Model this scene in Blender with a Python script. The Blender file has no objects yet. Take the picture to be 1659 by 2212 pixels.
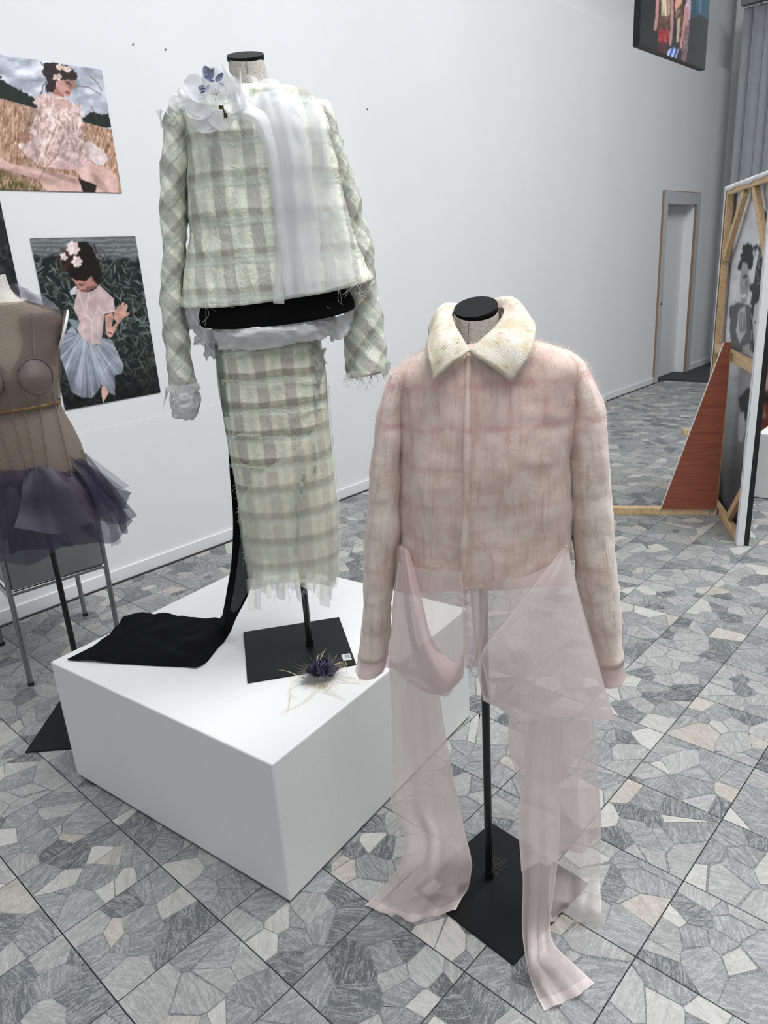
import bpy, math, random
import numpy as np
from mathutils import Vector, noise as mnoise
from math import sin, cos, pi, radians

random.seed(7)
rng = np.random.default_rng(11)
SC = bpy.context.scene
COL = SC.collection

# ------------------------------------------------------------------ camera
PHOTO_W, PHOTO_H = 1659, 2212
FOCAL_PX = 1568.27
PITCH, ROLL, YAW = radians(18.7066), radians(-3.8187), radians(43.743)
EYE = np.array([0.0, 0.0, 1.65])
FWD = np.array([cos(YAW) * cos(PITCH), sin(YAW) * cos(PITCH), -sin(PITCH)])
_r0 = np.array([sin(YAW), -cos(YAW), 0.0])
_u0 = np.cross(_r0, FWD)
RIGHT = cos(ROLL) * _r0 + sin(ROLL) * _u0
UP = -sin(ROLL) * _r0 + cos(ROLL) * _u0
cam_data = bpy.data.cameras.new('camera')
cam_data.sensor_fit = 'HORIZONTAL'
cam_data.sensor_width = 36.0
cam_data.lens = FOCAL_PX * 36.0 / PHOTO_W
cam_data.clip_start = 0.05
cam_data.clip_end = 100
cam = bpy.data.objects.new('camera', cam_data)
COL.objects.link(cam)
from mathutils import Matrix
mw = Matrix(((RIGHT[0], UP[0], -FWD[0], EYE[0]), (RIGHT[1], UP[1], -FWD[1], EYE[1]),
             (RIGHT[2], UP[2], -FWD[2], EYE[2]), (0, 0, 0, 1)))
cam.matrix_world = mw
SC.camera = cam

# ------------------------------------------------------------------ light
world = bpy.data.worlds.new('world')
SC.world = world
world.use_nodes = True
world.node_tree.nodes['Background'].inputs['Color'].default_value = (0.93, 0.965, 1.0, 1)
world.node_tree.nodes['Background'].inputs['Strength'].default_value = 0.12

def area_light(name, loc, rot, sx, sy, power, color):
    d = bpy.data.lights.new(name, 'AREA')
    d.shape = 'RECTANGLE'; d.size = sx; d.size_y = sy; d.energy = power; d.color = color
    o = bpy.data.objects.new(name, d); COL.objects.link(o)
    o.location = loc; o.rotation_euler = rot
    return o
# daylight through the glazed roof opening over the exhibition area
area_light('skylight_daylight', (3.4, -0.55, 6.26), (0, 0, 0), 7.6, 3.4, 690, (0.965, 0.985, 1.0))
# daylight through the glazed front behind the photographer
area_light('window_daylight', (-0.5, -3.2, 2.0), (radians(82), 0, 0), 6.0, 2.6, 40, (0.965, 0.985, 1.0))

SC.view_settings.view_transform = 'Standard'
SC.view_settings.look = 'None'
SC.view_settings.gamma = 1.0
SC.view_settings.use_curve_mapping = False
SC.view_settings.exposure = 0.0
SC.cycles.use_denoising = True
SC.cycles.transparent_max_bounces = 16
SC.cycles.max_bounces = 5
SC.cycles.adaptive_threshold = 0.06

# ------------------------------------------------------------------ helpers: geometry of the view
def ray(px, py):
    return FWD * FOCAL_PX + (px - PHOTO_W / 2) * RIGHT - (py - PHOTO_H / 2) * UP
def at(px, py, axis, val):
    d = ray(px, py)
    return EYE + d * ((val - EYE[axis]) / d[axis])
def project(P):
    d = np.asarray(P) - EYE
    z = d @ FWD
    return PHOTO_W / 2 + FOCAL_PX * (d @ RIGHT) / z, PHOTO_H / 2 - FOCAL_PX * (d @ UP) / z

class Frame:
    """stand frame: x to the right as seen from the photographer, y away from him, z up; origin at the foot of the pole"""
    def __init__(s, base):
        s.b = np.array(base, float)
        n = np.array([base[0], base[1], 0.0]); n /= np.linalg.norm(n)
        s.n = n; s.e = np.array([n[1], -n[0], 0.0])
        s.rz = math.atan2(s.e[1], s.e[0])
    def loc(s, P):
        d = np.asarray(P) - s.b
        return np.array([d @ s.e, d @ s.n, d[2]])
    def T(s, px, py, t=0.0):            # point on the upright plane t metres in front of the pole
        d = ray(px, py)
        k = ((s.b - EYE) @ s.n - t) / (d @ s.n)
        return s.loc(EYE + d * k)
    def Z(s, px, py, z):                # point at a world height
        return s.loc(at(px, py, 2, z))

# ------------------------------------------------------------------ helpers: objects
def empty(name, loc=(0, 0, 0), rz=0.0):
    o = bpy.data.objects.new(name, None); COL.objects.link(o)
    o.location = loc; o.rotation_euler = (0, 0, rz); o.empty_display_size = 0.05
    return o
def tag(o, label=None, cat=None, group=None, kind=None):
    if label: o['label'] = label
    if cat: o['category'] = cat
    if group: o['group'] = group
    if kind: o['kind'] = kind
    return o
def link(name, me, mat=None, parent=None):
    if mat is not None and not me.materials: me.materials.append(mat)
    o = bpy.data.objects.new(name, me); COL.objects.link(o)
    if parent is not None: o.parent = parent
    return o
def mesh(name, V, Fc, mat=None, parent=None, uv=None, smooth=False, col=None):
    me = bpy.data.meshes.new(name)
    me.from_pydata([tuple(map(float, v)) for v in V], [], [tuple(map(int, f)) for f in Fc])
    if smooth: me.shade_smooth()
    n = len(me.loops)
    if uv is not None or col is not None:
        li = np.empty(n, np.int32); me.loops.foreach_get('vertex_index', li)
    if uv is not None:
        l = me.uv_layers.new(name='UVMap'); l.data.foreach_set('uv', np.asarray(uv, np.float32)[li].ravel())
    if col is not None:
        a = me.color_attributes.new('tint', 'FLOAT_COLOR', 'POINT')
        a.data.foreach_set('color', np.asarray(col, np.float32).ravel())
    me.update()
    return link(name, me, mat, parent)
def solid(o, th, off=0.0):
    m = o.modifiers.new('thickness', 'SOLIDIFY'); m.thickness = th; m.offset = off; return o
def bevel(o, w, seg=2):
    m = o.modifiers.new('soft_edges', 'BEVEL'); m.width = w; m.segments = seg; m.limit_method = 'ANGLE'; return o
def subsurf(o, n=1):
    m = o.modifiers.new('smooth', 'SUBSURF'); m.levels = n; m.render_levels = n; return o

class MB:
    """collects simple solids into one mesh"""
    def __init__(s): s.V = []; s.F = []
    def add(s, V, Fc):
        k = len(s.V); s.V += [tuple(v) for v in V]; s.F += [tuple(i + k for i in f) for f in Fc]; return s
    def box(s, x0, x1, y0, y1, z0, z1):
        return s.add([(x0, y0, z0), (x1, y0, z0), (x1, y1, z0), (x0, y1, z0), (x0, y0, z1), (x1, y0, z1), (x1, y1, z1), (x0, y1, z1)],
                     [(0, 3, 2, 1), (4, 5, 6, 7), (0, 1, 5, 4), (1, 2, 6, 5), (2, 3, 7, 6), (3, 0, 4, 7)])
    def bar(s, a, b, w, d, side):
        """square bar from a to b; w across the side vector, d across the third axis"""
        a, b, side = np.array(a, float), np.array(b, float), np.array(side, float)
        ax = (b - a) / np.linalg.norm(b - a)
        side = side - ax * (side @ ax); side /= np.linalg.norm(side)
        up = np.cross(ax, side)
        V = []
        for p in (a, b):
            for i, j in ((-1, -1), (1, -1), (1, 1), (-1, 1)):
                V.append(p + side * i * w / 2 + up * j * d / 2)
        return s.add(V, [(0, 3, 2, 1), (4, 5, 6, 7), (0, 1, 5, 4), (1, 2, 6, 5), (2, 3, 7, 6), (3, 0, 4, 7)])
    def tube(s, pts, r, n=10, r2=None):
        pts = [np.array(p, float) for p in pts]; rings = []
        m = len(pts)
        for i, p in enumerate(pts):
            d = pts[min(i + 1, m - 1)] - pts[max(i - 1, 0)]; d /= np.linalg.norm(d)
            q = np.array([0, 0, 1.0]) if abs(d[2]) < .9 else np.array([1.0, 0, 0])
            a = np.cross(d, q); a /= np.linalg.norm(a); b = np.cross(d, a)
            rr = r if r2 is None else r + (r2 - r) * i / max(m - 1, 1)
            rings.append([p + rr * (cos(2 * pi * k / n) * a + sin(2 * pi * k / n) * b) for k in range(n)])
        V = [v for R in rings for v in R]; Fc = []
        for i in range(m - 1):
            for k in range(n):
                Fc.append((i * n + k, i * n + (k + 1) % n, (i + 1) * n + (k + 1) % n, (i + 1) * n + k))
        Fc.append(tuple(range(n))[::-1]); Fc.append(tuple((m - 1) * n + k for k in range(n)))
        return s.add(V, Fc)
    def prism(s, poly, a, b):
        """poly: list of 3d points, extruded by vector from a to b"""
        d = np.array(b, float) - np.array(a, float); n = len(poly)
        V = [np.array(p, float) for p in poly] + [np.array(p, float) + d for p in poly]
        Fc = [tuple(range(n))[::-1], tuple(range(n, 2 * n))] + [(i, (i + 1) % n, n + (i + 1) % n, n + i) for i in range(n)]
        return s.add(V, Fc)
    def build(s, name, mat, parent=None, smooth=False):
        o = mesh(name, s.V, s.F, mat, parent, smooth=False)
        if smooth:
            o.data.shade_smooth()
            m = o.modifiers.new('edges', 'EDGE_SPLIT'); m.split_angle = radians(40)
        return o

def catmull(ctrl, m):
    """ctrl (k, d) -> (m, d) smooth interpolation through the control rows"""
    c = np.asarray(ctrl, float); k = len(c)
    if k == 2:
        u = np.linspace(0, 1, m)[:, None]; return c[0] * (1 - u) + c[1] * u
    e = np.vstack([2 * c[0] - c[1], c, 2 * c[-1] - c[-2]])
    u = np.linspace(0, k - 1 - 1e-9, m); i = u.astype(int); f = (u - i)[:, None]
    p0, p1, p2, p3 = e[i], e[i + 1], e[i + 2], e[i + 3]
    return .5 * (2 * p1 + (p2 - p0) * f + (2 * p0 - 5 * p1 + 4 * p2 - p3) * f ** 2 + (3 * p1 - p0 - 3 * p2 + p3) * f ** 3)

def grid_faces(r, c, flip=False):
    i = np.arange(r * c).reshape(r, c)
    Fc = np.stack([i[:-1, :-1], i[:-1, 1:], i[1:, 1:], i[1:, :-1]], -1).reshape(-1, 4)
    return Fc[:, ::-1] if flip else Fc
def grid(name, P, mat, parent=None, uv=None, smooth=True, col=None, flip=False):
    r, c = P.shape[:2]
    V = P.reshape(-1, 3).astype(np.float32); Fc = grid_faces(r, c, flip).astype(np.int32)
    me = bpy.data.meshes.new(name)
    me.vertices.add(len(V)); me.vertices.foreach_set('co', V.ravel())
    me.loops.add(Fc.size); me.loops.foreach_set('vertex_index', Fc.ravel())
    me.polygons.add(len(Fc)); me.polygons.foreach_set('loop_start', np.arange(0, Fc.size, 4, dtype=np.int32))
    if uv is not None:
        l = me.uv_layers.new(name='UVMap'); l.data.foreach_set('uv', uv.reshape(-1, 2).astype(np.float32)[Fc.ravel()].ravel())
    if col is not None:
        a = me.color_attributes.new('tint', 'FLOAT_COLOR', 'POINT'); a.data.foreach_set('color', col.reshape(-1, 4).astype(np.float32).ravel())
    me.update(calc_edges=True); me.validate()
    if smooth: me.shade_smooth()
    return link(name, me, mat, parent)
def normals(P):
    du = np.gradient(P, axis=1); dv = np.gradient(P, axis=0)
    n = np.cross(du, dv); l = np.linalg.norm(n, axis=-1, keepdims=True); l[l < 1e-9] = 1
    return n / l
def nz(p, s, seed=0.0):
    return mnoise.noise(Vector((p[0] * s + seed, p[1] * s + seed * 1.7, p[2] * s - seed)))
def noise_field(P, s, seed=0.0, sx=1, sy=1, sz=1):
    Q = P.reshape(-1, 3) * np.array([sx, sy, sz])
    return np.array([nz(q, s, seed) for q in Q]).reshape(P.shape[:2])
def wrinkle(P, amp, s, seed=0.0, **k):
    return P + normals(P) * (noise_field(P, s, seed, **k) * amp)[..., None]

def loft(levels, rows=40, n=56, power=0.85):
    """levels: (left point, right point, front depth, back depth, centre offset towards viewer, extra height at the front)
    returns points (rows, n+1, 3) and uv in metres (around, height)"""
    A = np.array([np.concatenate([l[0], l[1], [l[2], l[3], l[4] if len(l) > 4 else 0, l[5] if len(l) > 5 else 0]]) for l in levels])
    A = catmull(A, rows)
    a = np.linspace(-pi / 2, 1.5 * pi, n + 1)
    ca = np.sign(np.cos(a)) * np.abs(np.cos(a)) ** power; sa = np.sign(np.sin(a)) * np.abs(np.sin(a)) ** power
    L, R = A[:, :3], A[:, 3:6]
    c = (L + R) / 2; h = (R - L) / 2
    P = c[:, None] + h[:, None] * ca[None, :, None]
    dep = np.where(sa > 0, A[:, 6][:, None] * sa[None], A[:, 7][:, None] * sa[None]) + A[:, 8][:, None]
    P[..., 1] -= dep
    P[..., 2] += A[:, 9][:, None] * np.maximum(sa, 0)[None] ** 2
    d = np.linalg.norm(np.diff(P, axis=1), axis=-1); u = np.concatenate([np.zeros((rows, 1)), np.cumsum(d, 1)], 1)
    u = u - u[:, [n // 2]]
    v = P[..., 2]
    return P[:, ::-1], np.stack([u, v], -1)[:, ::-1]

def sheet(rows, nu=18, nv=30, fold=0.0, nf=3.0, seed=0.0, wr=0.0, ws=9.0):
    """rows of control points (same count in each) -> smooth grid with soft hanging folds"""
    R = np.array(rows, float)
    k = R.shape[1]
    R = np.stack([catmull(r, nu) for r in R])
    P = np.stack([catmull(R[:, j], nv) for j in range(nu)], 1)
    u = np.linspace(0, 1, nu); v = np.linspace(0, 1, nv)
    U, Vv = np.meshgrid(u, v)
    if fold:
        ph = seed * 2.1 + 1.3 * np.sin(Vv * 2.2 + seed)
        env = np.sin(pi * np.clip(U, 0, 1)) * .7 + .3
        P = P + normals(P) * (fold * env * np.sin(2 * pi * nf * U + ph) * (.35 + .65 * Vv))[..., None]
    if wr: P = wrinkle(P, wr, ws, seed)
    return P, np.stack([U, Vv], -1)

# ------------------------------------------------------------------ helpers: materials
def C(r, g, b, k=1.0):
    f = lambda c: ((c / 255 + .055) / 1.055) ** 2.4 if c > 10 else c / 255 / 12.92
    return (min(f(r) * k, .9), min(f(g) * k, .9), min(f(b) * k, .9), 1)
class Mat:
    def __init__(s, name):
        s.m = bpy.data.materials.new(name); s.m.use_nodes = True
        s.t = s.m.node_tree; s.t.nodes.clear()
        s.out = s.t.nodes.new('ShaderNodeOutputMaterial')
    def put(s, sock, v):
        if v is None: return
        if isinstance(v, bpy.types.NodeSocket): s.t.links.new(v, sock)
        else: sock.default_value = v
    def nd(s, typ, ins=None, **kw):
        n = s.t.nodes.new(typ)
        for k, v in kw.items(): setattr(n, k, v)
        for k, v in (ins or {}).items(): s.put(n.inputs[k], v)
        return n
    def ma(s, op, a, b=None, c=None, clamp=False):
        n = s.nd('ShaderNodeMath', operation=op, use_clamp=clamp)
        for i, v in enumerate((a, b, c)): s.put(n.inputs[i], v)
        return n.outputs[0]
    def mix(s, f, a, b, mode='MIX'):
        n = s.nd('ShaderNodeMix', data_type='RGBA', blend_type=mode, clamp_factor=True)
        s.put(n.inputs[0], f); s.put(n.inputs[6], a); s.put(n.inputs[7], b); return n.outputs[2]
    def obj(s): return s.nd('ShaderNodeTexCoord').outputs['Object']
    def uv(s): return s.nd('ShaderNodeTexCoord').outputs['UV']
    def pos(s): return s.nd('ShaderNodeNewGeometry').outputs['Position']
    def mapping(s, v, scale=(1, 1, 1), rot=(0, 0, 0), loc=(0, 0, 0)):
        return s.nd('ShaderNodeMapping', {'Vector': v, 'Scale': scale, 'Rotation': rot, 'Location': loc}).outputs[0]
    def noise(s, v, scale, detail=3, rough=.55, dist=0.0):
        return s.nd('ShaderNodeTexNoise', {'Vector': v, 'Scale': scale, 'Detail': detail, 'Roughness': rough, 'Distortion': dist}).outputs['Fac']
    def rng(s, v, a, b, c=0.0, d=1.0, smooth=True):
        n = s.nd('ShaderNodeMapRange', interpolation_type='SMOOTHSTEP' if smooth else 'LINEAR', clamp=True) if smooth else s.nd('ShaderNodeMapRange', clamp=True)
        for i, x in enumerate((v, a, b, c, d)): s.put(n.inputs[i], x)
        return n.outputs[0]
    def sep(s, v):
        n = s.nd('ShaderNodeSeparateXYZ', {0: v}); return n.outputs
    def stripe(s, c, period, width, off=0.0, soft=.06):
        f = s.ma('FRACT', s.ma('ADD', s.ma('DIVIDE', c, period), off))
        d = s.ma('ABSOLUTE', s.ma('SUBTRACT', f, .5))
        w = width / period / 2
        return s.rng(d, max(w - soft, 0.0), w + soft, 1.0, 0.0)
    def attr(s, name):
        return s.nd('ShaderNodeAttribute', attribute_name=name)
    def bump(s, h, strength, dist=.01, n=None):
        return s.nd('ShaderNodeBump', {'Height': h, 'Strength': strength, 'Distance': dist, 'Normal': n}).outputs[0]
    def bsdf(s, color, rough=.6, metal=0.0, normal=None, spec=.5, sheen=0.0, coat=0.0, trans=0.0):
        n = s.nd('ShaderNodeBsdfPrincipled', {'Base Color': color, 'Roughness': rough, 'Metallic': metal, 'Specular IOR Level': spec,
                                             'Sheen Weight': sheen, 'Coat Weight': coat})
        if normal is not None: s.put(n.inputs['Normal'], normal)
        return n.outputs[0]
    def done(s, sh):
        s.t.links.new(sh, s.out.inputs[0]); return s.m
    def mixsh(s, f, a, b):
        n = s.nd('ShaderNodeMixShader'); s.put(n.inputs[0], f); s.put(n.inputs[1], a); s.put(n.inputs[2], b); return n.outputs[0]

MATS = {}
def plain(name, color, rough=.6, metal=0.0, spec=.5, bump=0.0, bscale=200, coat=0.0, var=0.0):
    if name in MATS: return MATS[name]
    m = Mat(name); c = color; n = None
    p = m.obj()
    if var:
        f = m.noise(p, 6, 4)
        c = m.mix(m.rng(f, .3, .7), color, tuple(min(x * (1 + var), 1) for x in color[:3]) + (1,))
    if bump: n = m.bump(m.noise(p, bscale, 2), bump, .002)
    MATS[name] = m.done(m.bsdf(c, rough, metal, n, spec, coat=coat)); return MATS[name]

def sheer(name, color, opacity, weave=0.0, hem=None, rough=.5, streak=0.0, opacity2=None, glow=.5, edge=0.0):
    """thin see-through cloth: part of the light passes straight, part is scattered on both sides"""
    m = Mat(name); uv = m.uv(); o = opacity
    s = m.sep(uv)
    if streak:
        f = m.noise(m.mapping(uv, (14, 1.2, 1)), 1.5, 3)
        o = m.ma('ADD', opacity, m.ma('MULTIPLY', m.ma('SUBTRACT', f, .5), streak), clamp=True)
    if hem is not None:
        h = m.rng(s[1], hem - .004, hem + .004)
        o = m.ma('ADD', o, m.ma('MULTIPLY', h, .22), clamp=True)
    if edge:                                  # rolled selvedges: the cloth is doubled there
        e = m.rng(m.ma('ABSOLUTE', m.ma('SUBTRACT', s[0], .5)), .5 - edge, .5 - edge * .7)
        o = m.ma('ADD', o, m.ma('MULTIPLY', e, .24), clamp=True)
    d = m.nd('ShaderNodeBsdfDiffuse', {'Color': color}).outputs[0]
    tl = m.nd('ShaderNodeBsdfTranslucent', {'Color': color}).outputs[0]
    gl = m.nd('ShaderNodeBsdfGlossy', {'Color': (1, 1, 1, 1), 'Roughness': rough}).outputs[0]
    body = m.mixsh(.05, m.mixsh(glow, d, tl), gl)
    tr = m.nd('ShaderNodeBsdfTransparent', {'Color': (1, 1, 1, 1)}).outputs[0]
    return m.done(m.mixsh(o, tr, body))
# ------------------------------------------------------------------ surfaces
def mat_wall():
    m = Mat('white_wall_paint'); p = m.pos()
    a = m.noise(m.mapping(p, (1, 1, .5)), 1.3, 4)
    c = m.mix(m.rng(a, .3, .75), (.745, .755, .77, 1), (.775, .785, .80, 1))
    sc = m.noise(m.mapping(p, (9, 1, 2)), 3, 5, .7)
    c = m.mix(m.rng(sc, .70, .80, 0, .25), c, (.66, .67, .69, 1))
    return m.done(m.bsdf(c, .62, 0, m.bump(m.noise(p, 240, 2), .12, .002), .35))
def mat_stone():
    m = Mat('marble_fragments'); at_ = m.attr('tint'); col = at_.outputs['Color']; ang = m.ma('MULTIPLY', at_.outputs['Alpha'], 3.14159)
    p = m.pos()
    r = m.nd('ShaderNodeVectorRotate', {'Vector': p, 'Angle': ang}, rotation_type='Z_AXIS').outputs[0]
    s = m.mapping(r, (6, 34, 8))
    n1 = m.noise(s, 1.6, 5, .62, .9)
    v = m.ma('SUBTRACT', 1.0, m.ma('ABSOLUTE', m.ma('MULTIPLY', m.ma('SUBTRACT', n1, .5), 2.0)))
    n2 = m.noise(m.mapping(r, (12, 44, 12)), 1.6, 4, .6, .4)
    light = m.rng(v, .90, 1.0, 0, .28)
    c = m.mix(m.rng(n2, .30, .75, .0, .38), col, m.mix(1.0, col, (.55, .555, .56, 1), 'MULTIPLY'))
    c = m.mix(light, c, (.62, .62, .60, 1))
    v3 = m.noise(m.mapping(p, (14, 14, 14)), 2.0, 6, .7, 2.0)
    v3 = m.ma('SUBTRACT', 1.0, m.ma('ABSOLUTE', m.ma('MULTIPLY', m.ma('SUBTRACT', v3, .5), 2.0)))
    c = m.mix(m.rng(v3, .965, 1.0, 0, .35), c, (.70, .70, .69, 1))
    return m.done(m.bsdf(c, m.rng(n2, .2, .8, .38, .55), 0, m.bump(n2, .05, .001), .4))
def mat_grout():
    m = Mat('terrazzo_matrix'); p = m.pos()
    v = m.nd('ShaderNodeTexVoronoi', {'Vector': p, 'Scale': 330.0, 'Randomness': 1.0}).outputs
    g = m.sep(v['Color'])[0]
    c = m.mix(m.rng(g, .35, .7), (.10, .105, .108, 1), (.34, .35, .35, 1))
    c = m.mix(m.rng(v['Distance'], .35, .6), c, (.16, .165, .165, 1))
    return m.done(m.bsdf(c, .7))
WALL, STONE, GROUT = mat_wall(), mat_stone(), mat_grout()
JOINT = plain('dark_joint', C(52, 55, 58), .8)
TRIMW = plain('white_trim', (.74, .755, .77, 1), .45)
CEIL = plain('ceiling_white', (.80, .80, .79, 1), .7)

WALL_Y, CORNER_X, DOOR0, DOOR1 = 3.865, 11.15, 9.307, 10.215

# ------------------------------------------------------------------ floor of marble fragment tiles
def make_floor():
    PIT = .30; X0, Y0 = .14, .526
    fl = MB().box(-2.2, 9.56, -3.0, 3.90, -.08, -.011).build('floor', JOINT)
    tag(fl, 'grey marble fragment tile floor of the hall', None, None, 'structure')
    plinth_c = np.array([1.33, 1.88])
    def clip(poly, a, b, c):                       # keep a*x+b*y <= c
        out = []; n = len(poly)
        for i in range(n):
            p, q = poly[i], poly[(i + 1) % n]
            dp, dq = a * p[0] + b * p[1] - c, a * q[0] + b * q[1] - c
            if dp <= 0: out.append(p)
            if (dp < 0 < dq) or (dq < 0 < dp):
                k = dp / (dp - dq); out.append((p[0] + (q[0] - p[0]) * k, p[1] + (q[1] - p[1]) * k))
        return out
    R = random.Random(4)
    def tile_cells():
        n = R.choice((12, 13, 14, 15, 16, 17)); h = PIT / 2 - .0016
        S = []
        while len(S) < n:
            p = (R.uniform(-h, h), R.uniform(-h, h))
            if all((p[0] - q[0]) ** 2 + (p[1] - q[1]) ** 2 > .034 ** 2 for q in S): S.append(p)
        w = [R.uniform(0, .0026) for _ in S]
        cells = []
        for i, p in enumerate(S):
            poly = [(-h, -h), (h, -h), (h, h), (-h, h)]
            gap = R.choice((.0005, .0008, .0014, .0024, .0036))
            for j, q in enumerate(S):
                if i == j or not poly: continue
                a, b = 2 * (q[0] - p[0]), 2 * (q[1] - p[1])
                c = q[0] ** 2 + q[1] ** 2 - w[j] - p[0] ** 2 - p[1] ** 2 + w[i]
                L = math.hypot(a, b)
                tw = R.uniform(-.05, .05)          # break edges a little out of true
                a2, b2 = a * cos(tw) - b * sin(tw), a * sin(tw) + b * cos(tw)
                mx, my = (p[0] + q[0]) / 2, (p[1] + q[1]) / 2
                c2 = c + (a2 - a) * mx + (b2 - b) * my
                poly = clip(poly, a2, b2, c2 - gap * L)
            if len(poly) >= 3:
                ar = abs(sum(poly[k][0] * poly[(k + 1) % len(poly)][1] - poly[(k + 1) % len(poly)][0] * poly[k][1] for k in range(len(poly)))) / 2
                pm = sum(math.hypot(poly[k][0] - poly[(k + 1) % len(poly)][0], poly[k][1] - poly[(k + 1) % len(poly)][1]) for k in range(len(poly)))
                if ar > 1.5e-4 and ar / pm ** 2 > .022: cells.append((poly, ar))
        return cells
    def stone_col():
        k = R.random(); j = R.uniform(-10, 10)
        if k < .16: c = (98 + j, 103 + j, 106 + j)
        elif k < .60: c = (137 + j, 140 + j, 140 + j)
        elif k < .87: c = (160 + j, 160 + j, 158 + j)
        elif k < .965: c = (190 + j, 188 + j, 182 + j)
        else: c = (180 + j, 172 + j, 162 + j)
        q = C(*c, .80)
        return (q[0], q[1], q[2], R.random())
    tiles = []
    for i in range(-7, 32):
        for j in range(-11, 12):
            cx, cy = X0 + (i + .5) * PIT, Y0 + (j + .5) * PIT
            if cx > 9.53 or cy > WALL_Y + .1 or cx < -1.6: continue
            d = np.array([cx, cy, 0]) - EYE
            if d @ FWD < .3: continue
            px, py = project((cx, cy, 0))
            if not (-900 < px < 2700 and 700 < py < 3000): continue
            z = d @ FWD; area = (FOCAL_PX / z) ** 2 * (1.65 / np.linalg.norm(d))
            inside = -60 < px < PHOTO_W + 60 and py < PHOTO_H + 90
            q = np.array([cx, cy]) - plinth_c; a = radians(7)
            qx, qy = q[0] * cos(a) + q[1] * sin(a), -q[0] * sin(a) + q[1] * cos(a)
            hid = abs(qx) < .4 and abs(qy) < .4
            tiles.append([area if inside and not hid else 0, cx, cy])
    tiles.sort(key=lambda t: -t[0])
    h = PIT / 2 - .0014
    tm = MB().box(-h, h, -h, h, -.011, -.0012)
    me = None; far = MB(); SV, SF, SCOL = [], [], []
    n_st = 0; k = 0
    allst = []
    for ti, (ar, cx, cy) in enumerate(tiles):
        if ti < 290 and ar > 0:
            if me is None:
                t = tm.build('floor_tile', GROUT, fl); me = t.data
            else: t = link('floor_tile', me, None, fl)
            t.location = (cx, cy, 0)
        else:
            t = None; far.box(cx - h, cx + h, cy - h, cy + h, -.011, -.0012)
        for poly, a in tile_cells():
            sx = sum(p[0] for p in poly) / len(poly) + cx; sy = sum(p[1] for p in poly) / len(poly) + cy
            px, py = project((sx, sy, 0))
            vis = 0 < px < PHOTO_W and py < PHOTO_H
            allst.append((a * ar if (t and vis) else 0, poly, cx, cy, t))
    allst.sort(key=lambda s: -s[0])
    for si, (w, poly, cx, cy, t) in enumerate(allst):
        n = len(poly); col = stone_col()
        own = si < 300 and w > 0
        ox, oy = (0, 0) if own else (cx, cy)
        mx = sum(p[0] for p in poly) / n; my = sum(p[1] for p in poly) / n
        V = [(p[0] + ox, p[1] + oy, -.008) for p in poly] + [(p[0] + ox, p[1] + oy, -.0006) for p in poly] + \
            [(p[0] * .985 + mx * .015 + ox, p[1] * .985 + my * .015 + oy, 0) for p in poly]
        Fc = [tuple(range(2 * n, 3 * n))] + [(i, (i + 1) % n, n + (i + 1) % n, n + i) for i in range(n)] + \
             [(n + i, n + (i + 1) % n, 2 * n + (i + 1) % n, 2 * n + i) for i in range(n)]
        if own: mesh('stone', V, Fc, STONE, t, col=[col] * (3 * n))
        else:
            b = len(SV); SV += V; SF += [tuple(q + b for q in f) for f in Fc]; SCOL += [col] * (3 * n)
    o = far.build('tile_field', GROUT, fl); o['kind'] = 'stuff'
    o = mesh('stone_field', SV, SF, STONE, fl, col=SCOL); o['kind'] = 'stuff'
    d = MB().box(9.56, 11.4, -3.0, 4.6, -.08, -.002).build('floor_hallway', plain('dark_carpet', C(58, 60, 62), .9, bump=.3))
    tag(d, 'dark carpet floor beyond the marble tiles by the door', None, None, 'structure')
make_floor()

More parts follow.
